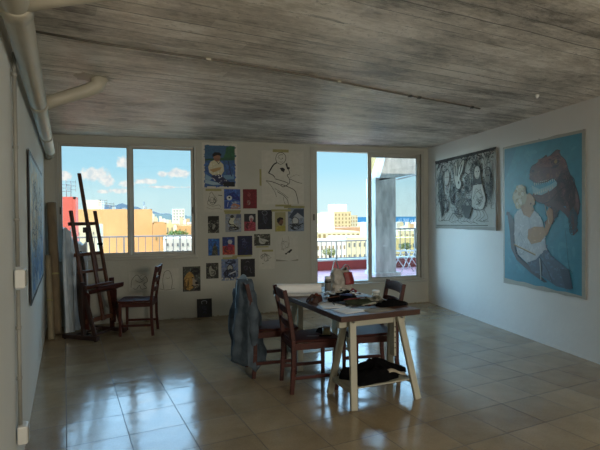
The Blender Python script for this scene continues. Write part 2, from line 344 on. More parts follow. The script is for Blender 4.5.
def wbox(s,z,w,h,d,name,label,cat):
    t=thing(name,label,cat); b=MB(); c=lw(s,d/2,z)
    X=Matrix.Translation(c)@Matrix.Rotation(LA,4,'Z'); b.box((0,0,0),(d,w,h),X); b.build('box_body',PLASTW,t,bevel=.008)
    b=MB(); b.box((d/2+.003,0,0),(.006,w*.8,h*.8),X); b.build('cover',CONDUIT,t,bevel=.002); return t
wbox(S,1.175,.10,.105,.05,'light_switch','white switch box halfway up the conduit on left wall','switch')
t_=wbox(S,.31,.09,.10,.05,'wall_socket','white socket box at the low end of the conduit','socket')

cb_=thing('ceiling_cable','thin painted cable stapled across the ceiling, ending short of right wall','cable',(0,0,0))
cp=[(-.72,3.36),(-.33,3.476),(.40,3.611),(1.2,3.80),(1.9,4.03),(2.40,4.187),(2.9,4.33),(3.43,4.49)]
b=MB(); b.tube([(x,y,H-.008) for x,y in cp],.008,8); b.build('cable_run',mat('painted_cable','#6a645a',.6),cb_)
for x,y in ((.40,3.611),(1.55,3.91),(2.40,4.187),(2.52,4.22),(3.3,4.45)):
    b=MB(); b.box((x,y,H-.010),(.035,.03,.02)); b.build('staple',PIPE if x<2.4 else ALUD,cb_,bevel=.003)
hk=thing('ceiling_hook','tiny pale hook on the ceiling near the right wall above the dinosaur canvas','hook',(3.60,3.85,H)); b=MB(); b.lathe([(.004,-.04),(.012,-.035),(.016,-.02),(.02,-.001)],n=12); b.build('rose',PLASTW,hk)
# ---------------------------------------------------------------- flat art builder
class Art:
    """Paint laid on a flat sheet: one mesh, a colour per face."""
    def __init__(s,o,U,w,h,base='#c9c6ba',seed=1,V=(0,0,1),th=.0012):
        s.o=Vector(o); s.U=Vector(U).normalized(); s.V=Vector(V).normalized(); s.n=s.U.cross(s.V).normalized(); s.w=w; s.h=h; s.k=0; s.mb=MB(); s.r=random.Random(seed); s.th=th
        # sheet with slightly ragged edges
        c=hx(base); e=[]
        if sum(c)>1.1: c=tuple(min(.85,x*1.14) for x in c)
        N=10
        for i in range(N): e.append((i/N,s.r.uniform(-.004,.004)))
        for i in range(N): e.append((1+s.r.uniform(-.004,.004),i/N))
        for i in range(N): e.append((1-i/N,1+s.r.uniform(-.003,.003)))
        for i in range(N): e.append((s.r.uniform(-.004,.004),1-i/N))
        s.mb.col=c; k=len(e)
        s.mb.add([s.P(u,v,0) for u,v in e]+[s.P(u,v,-1) for u,v in e],[tuple(range(k)),tuple(range(k,2*k))[::-1]]+[(i,k+i,k+(i+1)%k,(i+1)%k) for i in range(k)])
    def P(s,u,v,k): return s.o+s.U*(u*s.w)+s.V*(v*s.h)+s.n*((s.th if k>=0 else 0)+max(k,0)*.00004+.0004)
    def poly(s,pts,col):
        s.k+=1; s.mb.col=hx(col) if isinstance(col,str) else col
        s.mb.add([s.P(u,v,s.k) for u,v in pts],[tuple(range(len(pts)))])
    def rect(s,u0,v0,u1,v1,col): s.poly([(u0,v0),(u1,v0),(u1,v1),(u0,v1)],col)
    def ell(s,u,v,ru,rv,col,n=14,j=0): s.poly([(u+ru*math.cos(2*PI*i/n)*(1+s.r.uniform(-j,j)),v+rv*math.sin(2*PI*i/n)*(1+s.r.uniform(-j,j))) for i in range(n)],col)
    def line(s,pts,wd,col):       # wd in metres
        s.k+=1; s.mb.col=hx(col) if isinstance(col,str) else col
        for (a,b),(c,d) in zip(pts,pts[1:]):
            dx,dy=(c-a)*s.w,(d-b)*s.h; L=math.hypot(dx,dy) or 1e-6; nx,ny=-dy/L*wd/2/s.w,dx/L*wd/2/s.h
            s.mb.add([s.P(u,v,s.k) for u,v in((a-nx,b-ny),(c-nx,d-ny),(c+nx,d+ny),(a+nx,b+ny))],[(0,1,2,3)])
    def curve(s,pts,wd,col,n=5):
        o=[]; P=[pts[0]]+list(pts)+[pts[-1]]
        for i in range(1,len(P)-2):
            for k in range(n):
                t=k/n; q=[]
                for a in(0,1):
                    p0,p1,p2,p3=P[i-1][a],P[i][a],P[i+1][a],P[i+2][a]
                    q.append(.5*((2*p1)+(-p0+p2)*t+(2*p0-5*p1+4*p2-p3)*t*t+(-p0+3*p1-3*p2+p3)*t**3))
                o.append(tuple(q))
        o.append(P[-2]); s.line(o,wd,col)
    def dabs(s,poly,col,n,size,var=.12,el=2.5,ang=None):   # brush dabs inside a polygon
        us=[p[0] for p in poly]; vs=[p[1] for p in poly]; base=hx(col); s.k+=1
        def ins(u,v):
            c=False; j=len(poly)-1
            for i in range(len(poly)):
                a,b=poly[i],poly[j]
                if (a[1]>v)!=(b[1]>v) and u<(b[0]-a[0])*(v-a[1])/(b[1]-a[1])+a[0]: c=not c
                j=i
            return c
        for _ in range(n):
            u=s.r.uniform(min(us),max(us)); v=s.r.uniform(min(vs),max(vs))
            if not ins(u,v): continue
            f=1+s.r.uniform(-var,var); s.mb.col=tuple(min(1,max(0,x*f+s.r.uniform(-var,var)*.04)) for x in base)
            a=(ang if ang is not None else s.r.uniform(0,PI))+s.r.uniform(-.4,.4); L=size*s.r.uniform(.6,1.3); W=L/el
            s.k+=.02
            pts=[]
            for i in range(7):
                t=2*PI*i/7; x=L*math.cos(t)/2; y=W*math.sin(t)/2
                pts.append((min(.997,max(.003,u+(x*math.cos(a)-y*math.sin(a))/s.w)),min(.997,max(.003,v+(x*math.sin(a)+y*math.cos(a))/s.h))))
            s.mb.add([s.P(a_,b_,s.k) for a_,b_ in pts],[tuple(range(7))])
    def scribble(s,u,v,ru,rv,n,wd,col,j=1):
        for _ in range(n):
            a=s.r.uniform(0,2*PI); p=[]
            for i in range(5):
                a+=s.r.uniform(.4,1.5)*s.r.choice((1,1,-1)); q=s.r.random()**.5
                p.append((min(.99,max(.01,u+ru*q*math.cos(a))),min(.99,max(.01,v+rv*q*math.sin(a)))))
            s.curve(p,wd*s.r.uniform(.5,1.4),col,3)
    def done(s,name,label,cat,mat_=None,tapes=(),group=None):
        o=s.mb.build(name,mat_ or ART,origin=s.o); tag(o,label,cat,group)
        for (u,v,w,h) in tapes:
            b=MB(); c=s.P(u,v,0)-s.o
            b.add([c+s.n*.002-s.U*w/2-s.V*h/2,c+s.n*.002+s.U*w/2-s.V*h/2,c+s.n*.002+s.U*w/2+s.V*h/2,c+s.n*.002-s.U*w/2+s.V*h/2],[(0,1,2,3)])
            t=b.build('tape',TAPE,o,solid=.0006)
        return o
X=(1,0,0)
def wallart(px,base,seed):   # pixel box on the back wall -> sheet there
    a=at(px[0],px[3],D); c=at(px[2],px[1],D); a2=at(px[0],px[1],D); c2=at(px[2],px[3],D)
    z0=(a.z+c2.z)/2; z1=(a2.z+c.z)/2
    return Art((a.x,D-.0003,z0),X,c.x-a.x,z1-z0,base,seed)
INK='#17171a'; PAP='#b4b1a2'; PAP2='#c8c6bb'
full=[(0.01,0.01),(.99,.01),(.99,.99),(.01,.99)]
# ---- boy in blue
A=wallart((202.3,143,237,187.8),PAP2,1)
A.rect(.08,.03,.93,.94,'#3c5f86'); P_=[(.08,.62),(.93,.66),(.93,.94),(.08,.94)]; A.poly(P_,'#3d6285'); A.dabs(P_,'#3f6788',120,.06,.12,3,0)
P_=[(.08,.03),(.93,.03),(.93,.64),(.08,.64)]; A.dabs(P_,'#3f63a0',260,.05,.3,2); A.poly([(.08,.64),(.4,.66),(.62,.68),(.93,.66),(.93,.62),(.08,.6)],'#2f5f48')
P_=[(.6,.66),(.93,.66),(.93,.92),(.80,.95),(.68,.90),(.66,.78)]; A.poly(P_,'#2e6046'); A.dabs(P_,'#35704a',60,.03,.3)
A.poly([(.08,.18),(.40,.12),(.62,.2),(.60,.08),(.3,.06),(.08,.1)],'#9db8c8'); A.poly([(.1,.3),(.28,.22),(.2,.14),(.08,.2)],'#86a9c2')
A.poly([(.6,.28),(.9,.3),(.9,.2),(.62,.18)],'#6f96b4')
A.poly([(.20,.34),(.17,.46),(.24,.58),(.36,.62),(.50,.60),(.60,.52),(.62,.38),(.54,.28),(.32,.26)],'#cfc9a8')
A.dabs([(.20,.34),(.20,.55),(.55,.58),(.60,.40),(.4,.28)],'#d9d6c2',70,.025,.25)
A.poly([(.2,.40),(.32,.34),(.50,.40),(.55,.46),(.44,.45),(.3,.42)],'#b89668')
A.ell(.42,.67,.10,.09,'#9a7058'); A.poly([(.30,.68),(.29,.74),(.36,.79),(.48,.79),(.55,.75),(.54,.71),(.44,.73),(.34,.70)],'#171414')
A.line([(.40,.60),(.47,.53),(.52,.60)],.008,'#242c4a')
A.poly([(.30,.28),(.24,.22),(.38,.14),(.60,.04),(.86,.03),(.90,.08),(.62,.22),(.5,.3)],'#2b3357')
A.dabs([(.30,.28),(.24,.22),(.38,.14),(.60,.06),(.84,.1),(.62,.22),(.5,.3)],'#e0e0e6',26,.03,.2); A.poly([(.58,.12),(.92,.14),(.92,.03),(.60,.03)],'#11131c')
A.line([(.74,.6),(.80,.34),(.84,.26)],.012,'#24355c'); A.line([(.08,.63),(.93,.65)],.006,'#232c3c')
A.done('painting','painting of a dark-haired boy in white shirt on blue, top left of the paper display','painting')
# ---- bird pencil sketch
A=wallart((203.5,188.5,223.6,212),'#bebbae',2)
A.curve([(.3,.75),(.4,.85),(.5,.72),(.62,.6),(.66,.48),(.5,.4),(.35,.42),(.25,.5),(.3,.7)],.006,'#44453f'); A.curve([(.25,.5),(.2,.35),(.45,.25),(.75,.3),(.85,.2)],.005,'#4b4c46'); A.scribble(.45,.5,.2,.2,7,.004,'#5a5a54')
A.line([(.72,.72),(.92,.70)],.009,'#2c2c2c'); A.curve([(.15,.2),(.4,.12),(.7,.16),(.9,.1)],.004,'#55554f')
A.done('drawing','pencil bird sketch with tape along its top, below the boy painting','drawing',tapes=[(.5,.94,.24,.035)])
# ---- blue creature with eye
A=wallart((224.2,189.2,240.2,208.8),'#3c5ca0',3)
A.dabs(full,'#3f62b0',160,.04,.5); A.poly([(.02,.45),(.25,.75),(.6,.85),(.95,.6),(.98,.4),(.6,.5),(.3,.45)],'#1d2f78'); A.dabs([(.05,.5),(.3,.8),(.9,.7),(.9,.5)],'#2a48a0',40,.03,.5)
A.ell(.32,.55,.17,.12,'#cfd6d6'); A.ell(.32,.57,.06,.05,'#11131c'); A.poly([(.4,.0),(.98,.02),(.95,.2),(.6,.3),(.45,.2)],'#b37f6a'); A.dabs([(.4,.05),(.95,.05),(.9,.35),(.55,.4)],'#9aa9bd',36,.03,.3)
A.poly([(.05,.05),(.3,.05),(.35,.35),(.1,.4)],'#2a4794'); A.line([(.2,.1),(.25,.35)],.01,'#aab9d8')
A.done('painting','small blue painting of a head with one white eye, beside the red sheet','painting',tapes=[(.5,-.12,.26,.03)])
# ---- red sheet
A=wallart((243,189.2,256.8,208.5),'#6d0f1c',4); A.dabs(full,'#7a1220',90,.03,.15)
A.scribble(.4,.3,.14,.14,9,.005,'#9c7a74'); A.scribble(.45,.72,.15,.1,5,.004,'#a04a50'); A.curve([(.3,.85),(.5,.8),(.45,.6),(.6,.5)],.004,'#8c5050')
A.done('drawing','dark red sheet with faint pale lines on the back wall','drawing')
# ---- large line drawing of seated woman
A=wallart((262,151,303.5,204.5),'#c0beb2',5)
A.curve([(.36,.78),(.33,.86),(.38,.95),(.47,.97),(.55,.93),(.57,.85),(.52,.78),(.44,.75),(.37,.78)],.008,'#2b2b2b'); A.curve([(.38,.87),(.42,.92),(.50,.93)],.006,INK); A.line([(.45,.86),(.46,.83)],.006,INK); A.curve([(.42,.80),(.46,.79),(.49,.80)],.006,INK); A.ell(.41,.865,.013,.008,INK); A.ell(.49,.865,.013,.008,INK)
A.curve([(.36,.78),(.28,.74),(.20,.64),(.16,.58)],.02,INK); A.curve([(.16,.58),(.25,.55),(.31,.50)],.013,INK); A.poly([(.42,.68),(.50,.69),(.55,.66),(.52,.60),(.46,.63)],INK); A.poly([(.56,.76),(.60,.66),(.66,.66),(.66,.70),(.62,.70),(.60,.78)],INK)
A.curve([(.57,.77),(.63,.66),(.66,.58),(.60,.55),(.66,.46),(.64,.38)],.009,INK); A.curve([(.1,.44),(.25,.42),(.44,.36),(.5,.33),(.62,.38),(.56,.42),(.3,.48)],.010,INK)
A.curve([(.44,.38),(.62,.33),(.78,.26),(.84,.12),(.86,.02)],.010,'#222222'); A.curve([(.66,.48),(.84,.42),(.96,.40)],.007,'#3a3a3a'); A.curve([(.1,.44),(.2,.36),(.3,.24),(.34,.14)],.006,'#444444'); A.curve([(.36,.24),(.52,.16),(.60,.08),(.62,.0)],.008,'#333333')
A.curve([(.3,.3),(.5,.2),(.62,.12)],.006,'#3a3a3a'); A.curve([(.66,.5),(.8,.56),(.9,.54)],.004,'#555555'); A.curve([(.5,.14),(.52,.05),(.55,.01)],.006,'#444444')
A.done('drawing','large ink line drawing of a seated woman, high between the two windows','drawing',tapes=[(.45,1.0,.26,.045),(-.03,.5,.03,.26),(.5,-.02,.26,.03)])
# ---- row two
A=wallart((208,216,219,233),'#3a3a34',6); A.dabs(full,'#77766a',110,.03,.6); A.poly([(.02,.65),(.3,.75),(.7,.7),(.98,.8),(.98,.98),(.02,.98)],'#16160f'); A.ell(.4,.45,.25,.2,'#8f8f84',j=.2); A.scribble(.5,.4,.4,.35,12,.008,'#191914')
A.done('painting','small grey and black portrait, first in the second row under the bird sketch','painting')
A=wallart((225.5,214,241.2,232),'#93969a',7); A.dabs(full,'#8793a4',90,.04,.3); A.poly([(.3,.35),(.2,.55),(.3,.75),(.45,.85),(.6,.75),(.5,.6),(.55,.45),(.8,.25),(.75,.1),(.55,.25)],'#c7c8b0'); A.ell(.42,.86,.12,.09,'#34362e'); A.curve([(.2,.5),(.35,.4),(.55,.38),(.8,.12)],.016,INK); A.curve([(.3,.75),(.2,.55),(.3,.38)],.012,INK); A.scribble(.5,.2,.4,.12,6,.01,'#26282c'); A.poly([(.65,.75),(.98,.8),(.98,.98),(.7,.98)],'#56617a')
A.done('painting','grey painting of a crouching pale figure with yellow tape above, under the blue head','painting',tapes=[(.45,1.06,.24,.03)])
A=wallart((244.2,213.8,255.6,231),'#8d3040',8); A.poly([(0,.55),(1,.5),(1,1),(0,1)],'#20242c'); A.ell(.62,.72,.2,.18,'#b8b0ae',j=.15); A.ell(.62,.66,.12,.1,'#a0646a'); P_=[(.05,.02),(.95,.02),(.9,.5),(.6,.58),(.2,.45)]; A.poly(P_,'#94313f'); A.dabs(P_,'#a8485a',50,.03,.4); A.scribble(.4,.3,.3,.2,7,.006,'#451820')
A.done('painting','small portrait of a white-haired figure in red, below the red sheet','painting')
A=wallart((257.8,210,272,229.3),'#0c0f1d',9); A.dabs(full,'#10142a',60,.04,.3); A.curve([(.35,.8),(.3,.9),(.5,.96),(.65,.88),(.6,.76),(.45,.74),(.35,.8)],.006,'#7f8794'); A.curve([(.4,.6),(.5,.5),(.45,.35),(.6,.28)],.005,'#4e5668'); A.scribble(.5,.6,.2,.3,5,.004,'#3f4658')
A.done('drawing','black sheet with a pale chalk head at its top, left of the yellow portrait','drawing')
A=wallart((275,212,285.5,231.5),'#9c966e',10); A.poly([(.05,.0),(.98,.02),(.95,.3),(.2,.28)],'#a39a45'); A.dabs([(.05,.0),(.98,.02),(.95,.3),(.2,.28)],'#aaa052',24,.03,.2); A.ell(.52,.5,.26,.17,'#6e4a38'); A.poly([(.2,.5),(.2,.65),(.45,.74),(.75,.7),(.8,.6),(.55,.62),(.4,.5),(.3,.42)],'#1b1512'); A.poly([(.4,.38),(.6,.28),(.68,.4)],'#4a3328')
A.done('painting','dark-haired head in profile on a yellowish sheet, second from right in its row','painting',tapes=[(.6,1.08,.32,.035)])
A=wallart((288,208,304,231.3),'#7f8a99',11); A.dabs(full,'#7b8a9e',90,.05,.4); A.poly([(.05,.6),(.4,.95),(.98,.95),(.98,.6),(.7,.75),(.3,.5)],'#39465a'); A.poly([(.3,.6),(.6,.8),(.95,.6),(.7,.55)],'#a5adb5'); A.ell(.45,.42,.22,.17,'#b5b9ba',j=.1); A.curve([(.25,.5),(.4,.62),(.65,.5),(.6,.32),(.35,.28),(.25,.5)],.01,INK); A.curve([(.1,.3),(.5,.22),(.95,.35)],.014,INK); A.scribble(.5,.2,.4,.15,8,.01,'#2a3138')
A.done('painting','blue grey painting of a round curled form, rightmost in its row','painting',tapes=[(.4,1.04,.34,.035)])
# ---- row three
A=wallart((208.3,238.6,219.5,255.6),'#24518c',12); A.dabs(full,'#2a66b0',120,.04,.5); A.poly([(.3,.02),(.4,.5),(.6,.75),(.8,.4),(.85,.02)],'#3a4038'); A.dabs([(.3,.02),(.45,.6),(.7,.6),(.85,.02)],'#7c7c60',24,.02,.5)
A.done('painting','bright blue painting with a dark standing figure, left end of the third row','painting')
A=wallart((222.5,237,234.6,254.7),'#a03a34',13); A.poly([(0,.5),(1,.55),(1,1),(0,1)],'#24346e'); A.dabs([(0,.5),(1,.5),(1,1),(0,1)],'#2f4890',50,.03,.5); A.dabs([(0,0),(1,0),(1,.5),(0,.5)],'#bb4a34',70,.03,.5); A.ell(.62,.72,.17,.14,'#b3b4ba',j=.15); A.poly([(.3,.3),(.5,.62),(.85,.55),(.9,.25)],'#a02c4a'); A.scribble(.5,.3,.4,.25,9,.006,'#5a1d24')
A.done('painting','painting of a pale head over orange red robes on blue, third row','painting')
A=wallart((237.5,235.8,252.2,255.3),'#0b1238',14); A.dabs(full,'#0e1748',80,.04,.3); A.curve([(.3,.8),(.45,.85),(.5,.75),(.4,.7)],.006,'#6f7690'); A.scribble(.45,.62,.18,.15,6,.004,'#46507e'); A.curve([(.3,.45),(.5,.4),(.7,.5)],.004,'#3a4474')
A.done('drawing','deep navy sheet with faint chalk marks, between the red robes and the duck','drawing',tapes=[(.3,-.03,.3,.025)])
A=wallart((254.2,234,270.2,245.6),'#37382e',15); A.dabs(full,'#77776a',70,.03,.6,4,.8); P_=[(.2,.85),(.28,.92),(.36,.82),(.4,.66),(.6,.6),(.8,.5),(.95,.35),(.75,.32),(.65,.15),(.45,.12),(.32,.25),(.27,.5),(.3,.72),(.18,.78)]; A.poly(P_,'#aeb0a6'); A.curve(P_+[P_[0]],.006,INK); A.curve([(.4,.5),(.55,.3),(.8,.35)],.005,INK)
A.done('painting','black and white painting of a duck, at the right of the third row','painting',tapes=[(.5,-.10,.2,.02)])
A=wallart((276,235,298,261),'#bab8ad',16); A.curve([(.3,.9),(.28,.6),(.35,.4)],.004,'#6d6c64'); A.curve([(.55,.95),(.6,.7),(.5,.5),(.4,.6)],.004,'#77766d'); A.ell(.45,.28,.05,.03,INK); A.poly([(.5,.34),(.68,.46),(.74,.42),(.6,.30)],INK); A.line([(.45,.27),(.55,.36)],.012,INK); A.scribble(.4,.6,.25,.25,5,.003,'#77766d'); A.poly([(0,.08),(.6,.0),(1,.06),(1,0),(0,0)],'#8b8a7f')
A.done('drawing','faint pencil sheet with one small black mark, below the curled form painting','drawing')
A=wallart((259,250,274.5,269),'#bebcb0',17); A.scribble(.4,.6,.35,.25,10,.004,'#6c6b63'); A.ell(.25,.3,.03,.02,INK); A.curve([(.15,.7),(.4,.8),(.6,.55),(.8,.6)],.004,'#5c5b54')
A.done('drawing','faint pencil sketch taped under the duck painting','drawing',tapes=[(.55,.96,.18,.03)])
# ---- row four
A=wallart((206.2,263,218.4,278.5),'#2c2c26',18); A.dabs(full,'#5b5b50',50,.03,.6); P_=[(.2,.5),(.25,.75),(.42,.85),(.5,.65),(.75,.5),(.8,.3),(.6,.15),(.35,.15)]; A.poly(P_,'#96968a'); A.curve(P_+[P_[0]],.007,INK); A.scribble(.5,.35,.25,.15,5,.006,'#35352e'); A.dabs([(.6,.6),(.95,.6),(.95,.95),(.6,.95)],'#8c8c80',8,.02)
A.done('painting','small black framed painting of a pale hen, left end of the fourth row','painting')
A=wallart((221.5,258.8,238.2,280.4),'#7885a0',19); A.dabs(full,'#5f75a0',120,.045,.5); A.ell(.5,.55,.17,.16,'#9fa39c',j=.1); A.curve([(.33,.6),(.5,.75),(.68,.6),(.6,.4),(.4,.42),(.33,.6)],.012,INK); A.scribble(.5,.3,.4,.25,14,.011,'#20263a'); A.scribble(.55,.85,.35,.12,7,.011,'#27324e'); A.line([(.5,.3),(.85,.42)],.02,'#b8bcc6'); A.dabs([(0,0),(1,0),(1,.12),(0,.12)],'#bfc0b6',16,.04)
A.done('painting','blue and white painting with heavy black brush lines, middle of the fourth row','painting',tapes=[(.5,1.03,.22,.03)])
A=wallart((240.8,258.8,254.8,277),'#0e0d16',20); A.dabs(full,'#12111d',50,.04,.3); A.curve([(.35,.8),(.5,.88),(.6,.8)],.006,'#777480'); A.scribble(.35,.5,.16,.16,6,.004,'#4b4656'); A.curve([(.6,.55),(.7,.4),(.65,.3),(.8,.2)],.005,'#6a6674')
A.done('drawing','black sheet with violet chalk lines, right end of the fourth row','drawing')
# ---- lion
A=wallart((183,266.5,200.3,291.3),'#44443c',21); A.dabs(full,'#5b5d58',100,.04,.5); P_=[(.05,.1),(.08,.55),(.25,.75),(.5,.78),(.62,.62),(.66,.42),(.55,.3),(.6,.15),(.4,.05)]; A.poly(P_,'#a8833f'); A.dabs(P_,'#b8914c',80,.03,.35); A.poly([(.55,.55),(.8,.4),(.88,.22),(.7,.12),(.55,.25)],'#9a8e7c'); A.ell(.78,.33,.09,.06,'#141110'); A.ell(.56,.55,.05,.025,'#141110'); A.curve([(.5,.25),(.65,.2),(.85,.22)],.014,'#161210'); A.scribble(.7,.8,.28,.15,10,.012,'#1b1b18'); A.scribble(.2,.3,.18,.3,6,.008,'#4e3c1c'); A.poly([(.55,.05),(.98,.05),(.98,.2),(.8,.12)],'#1c1a18'); A.line([(.02,.01),(.03,.98)],.012,'#1d1c18')
A.done('painting','painting of an ochre lion head on grey, under the corner of left window','painting')
# ---- two faint sketches by the chair
A=wallart((129,272,149.5,291),'#bebcb0',22); A.curve([(.1,.2),(.15,.6),(.4,.85),(.6,.6),(.8,.75),(.9,.5),(.7,.35),(.85,.15),(.6,.1),(.5,.3),(.35,.1),(.2,.15)],.006,'#3c3b36'); A.curve([(.3,.6),(.5,.45),(.75,.6)],.005,'#4a4943'); A.curve([(.5,.75),(.7,.85),(.85,.8)],.004,'#4a4943')
A.done('drawing','faint line drawing of a crouching shape, on the wall left of the chair back','drawing')
A=wallart((157.5,268.5,178.5,291),'#bebcb0',23); A.curve([(.3,.1),(.25,.5),(.35,.85),(.55,.9),(.65,.7),(.7,.4),(.65,.1)],.006,'#44433d'); A.curve([(.1,.12),(.4,.05),(.8,.1)],.005,'#44433d'); A.curve([(.4,.6),(.5,.55),(.6,.62)],.004,'#55544c')
A.done('drawing','faint line drawing of a tall hooded shape, left of the lion painting','drawing')
# ---- black picture standing on the floor
A=Art((.605,D-.035,.004),X,.222,.277,'#0d0d11',24,V=(0,.10,1),th=.012)
A.dabs(full,'#101118',40,.04,.3); A.curve([(.35,.72),(.3,.84),(.5,.9),(.66,.84),(.62,.72)],.008,'#8b8f94'); A.scribble(.5,.5,.15,.15,5,.005,'#3a3e58'); A.curve([(.4,.25),(.55,.3),(.6,.2)],.006,'#3b4468')
A.done('picture_panel','black panel with a pale chalk head standing on the floor against the wall','picture')

# ---------------------------------------------------------------- big canvases on the right wall
# dinosaur canvas; U runs from the far end towards the camera
s0=math.hypot(4.398-XR,5.272-D); o=rw(s0+.0,.004,.625)
A=Art(o+Vector((0,0,0)),RU,1.372,1.765,'#a9a99f',31,th=.006)
BG='#3f93ac'
ty=lambda p:[(u,1-v) for u,v in p]
P_=ty([(.02,.015),(.965,.02),(.965,.985),(.8,.978),(.7,.984),(.55,.972),(.45,.978),(.3,.968),(.2,.972),(.02,.965)]); A.poly(P_,BG); Q_=ty([(.07,.06),(.91,.06),(.91,.93),(.6,.92),(.2,.91),(.07,.91)]); A.dabs(Q_,BG,700,.13,.07,2.4,.6); A.dabs(Q_,'#4c9db4',90,.10,.06)
A.poly(ty([(.02,.02),(.2,.02),(.02,.25)]),'#3684a0')
# dinosaur
P_=ty([(.38,.215),(.40,.175),(.47,.155),(.55,.125),(.585,.115),(.60,.135),(.68,.10),(.72,.095),(.745,.13),(.80,.17),(.83,.23),(.87,.29),(.92,.36),(.945,.44),(.93,.50),(.90,.545),(.86,.53),(.83,.50),(.80,.45),(.70,.44),(.60,.45),(.53,.42),(.50,.375),(.56,.36),(.66,.335),(.70,.29),(.66,.27),(.58,.285),(.50,.29),(.42,.275),(.37,.255)])
A.poly(P_,'#6d4038'); A.dabs(P_,'#7c4c40',260,.05,.4,2.2)
A.poly(ty([(.40,.30),(.50,.33),(.62,.31),(.70,.285),(.72,.31),(.66,.35),(.52,.385),(.42,.355)]),'#8fb9c6')
P_=ty([(.42,.355),(.52,.372),(.64,.345),(.72,.31),(.80,.38),(.72,.42),(.58,.425),(.45,.41),(.40,.385)]); A.poly(P_,'#633830'); A.dabs(P_,'#7a4a40',60,.04,.4)
for i in range(11):
    u=.43+.024*i; v=.285-.0015*i; A.poly(ty([(u,v),(u+.015,v),(u+.009,v+.022)]),'#d9dcd2')
for i in range(9):
    u=.44+.026*i; v=.362-.004*i; A.poly(ty([(u,v+.005),(u+.015,v+.003),(u+.006,v-.018)]),'#d4d8ce')
A.curve(ty([(.38,.255),(.46,.285),(.58,.285),(.66,.268),(.70,.29),(.72,.31)]),.010,'#2b1512'); A.curve(ty([(.40,.385),(.5,.42),(.6,.42),(.72,.36),(.78,.33)]),.011,'#30150f')
A.ell(.685,1-.165,.048,.036,'#1d0c0a'); A.ell(.692,1-.165,.018,.014,'#a07a42'); A.curve(ty([(.38,.215),(.40,.175),(.47,.155),(.55,.125),(.585,.115),(.60,.135),(.68,.10),(.72,.095),(.745,.13),(.80,.17),(.83,.23),(.87,.29),(.92,.36),(.945,.44),(.93,.50)]),.010,'#33150f'); A.scribble(.86,.62,.05,.12,16,.007,'#3a1c16'); A.scribble(.72,.57,.08,.05,10,.008,'#42231c')
A.curve(ty([(.60,.135),(.65,.15),(.72,.13),(.74,.17),(.70,.20),(.64,.20)]),.012,'#3a1c18'); A.ell(.42,1-.205,.02,.008,'#2a1310'); A.scribble(.78,.66,.09,.12,16,.007,'#3d211d'); A.scribble(.6,.84,.16,.04,9,.006,'#8d5c50')
P_=ty([(.62,.40),(.72,.42),(.84,.48),(.9,.52),(.93,.60),(.88,.63),(.86,.55),(.80,.50),(.74,.47),(.70,.50),(.66,.56),(.58,.58),(.56,.55),(.62,.52),(.64,.46)]); A.poly(P_,'#5b3a35'); A.scribble(.88,.46,.05,.09,14,.007,'#2f4c58'); A.scribble(.65,.5,.08,.05,8,.007,'#382220')
A.curve(ty([(.80,.60),(.82,.72),(.84,.82),(.88,.86)]),.006,'#2c6072')
# chair
A.poly(ty([(.06,.47),(.12,.50),(.17,.55),(.17,.70),(.22,.79),(.36,.84),(.60,.94),(.56,.945),(.40,.90),(.20,.82),(.12,.74),(.10,.62)]),'#3c4550'); A.curve(ty([(.05,.49),(.10,.49)]),.04,'#343d48')
# man
P_=ty([(.34,.74),(.56,.68),(.64,.76),(.84,.84),(.86,.96),(.70,.955),(.52,.90),(.40,.88),(.33,.80)]); A.poly(P_,'#465e74'); A.dabs(P_,'#55708a',150,.06,.3); A.curve(ty([(.50,.78),(.60,.86),(.66,.94)]),.012,'#27384a'); A.poly(ty([(.74,.84),(.84,.84),(.88,.95),(.80,.96)]),'#3a4f63')
P_=ty([(.17,.50),(.24,.46),(.36,.45),(.46,.48),(.54,.54),(.57,.62),(.58,.72),(.46,.80),(.34,.83),(.22,.78),(.17,.68)]); A.poly(P_,'#b9c2c8'); A.dabs(P_,'#c6ced2',200,.06,.12); A.scribble(.3,.3,.12,.1,6,.006,'#8c9aa6')
A.poly(ty([(.36,.60),(.44,.58),(.55,.58),(.60,.62),(.52,.68),(.40,.70),(.35,.66)]),'#b48f66'); A.dabs(ty([(.36,.60),(.55,.58),(.60,.62),(.40,.70)]),'#c09c74',40,.03,.2)
A.poly(ty([(.56,.60),(.60,.52),(.585,.49),(.62,.45),(.66,.47),(.67,.53),(.62,.60),(.59,.64)]),'#a9845e'); A.line(ty([(.57,.44),(.62,.56)]),.012,'#c9c4b0')
P_=ty([(.30,.37),(.38,.35),(.44,.39),(.45,.43),(.42,.44),(.44,.47),(.38,.52),(.30,.50),(.26,.45)]); A.poly(P_,'#b08f6c'); A.dabs(P_,'#bb9a76',40,.03,.2); A.ell(.395,1-.425,.010,.007,'#3a2a20'); A.curve(ty([(.40,.475),(.43,.47)]),.006,'#6a4a3a'); A.ell(.29,1-.44,.016,.018,'#a37c58')
A.ell(.245,1-.37,.095,.070,'#b3ab8c',16,.08)
for i in range(110):
    a=A.r.uniform(.5,4.9); rr=.098*A.r.uniform(.05,1.05); A.ell(.245+rr*.95*math.cos(a)+.01,1-.375+rr*.75*math.sin(a),.020,.014,A.r.choice(['#c9c4a6','#b9b08a','#d6d3c0','#9c916e']),9,.15)
A.line(ty([(.16,.71),(.46,.77)]),.022,'#8d7a5c'); A.line(ty([(.16,.705),(.46,.765)]),.008,'#d0c8ae'); A.curve(ty([(.51,.79),(.52,.86),(.525,.93)]),.018,'#b9c0c0')
A.line(ty([(.37,.52),(.40,.60)]),.006,'#8b98a4'); A.curve(ty([(.17,.52),(.15,.62),(.17,.72),(.22,.79),(.34,.84)]),.012,'#28303c')
dino=A.done('canvas_painting','large turquoise canvas of a seated white-haired man facing a brown dinosaur','painting',ARTG)
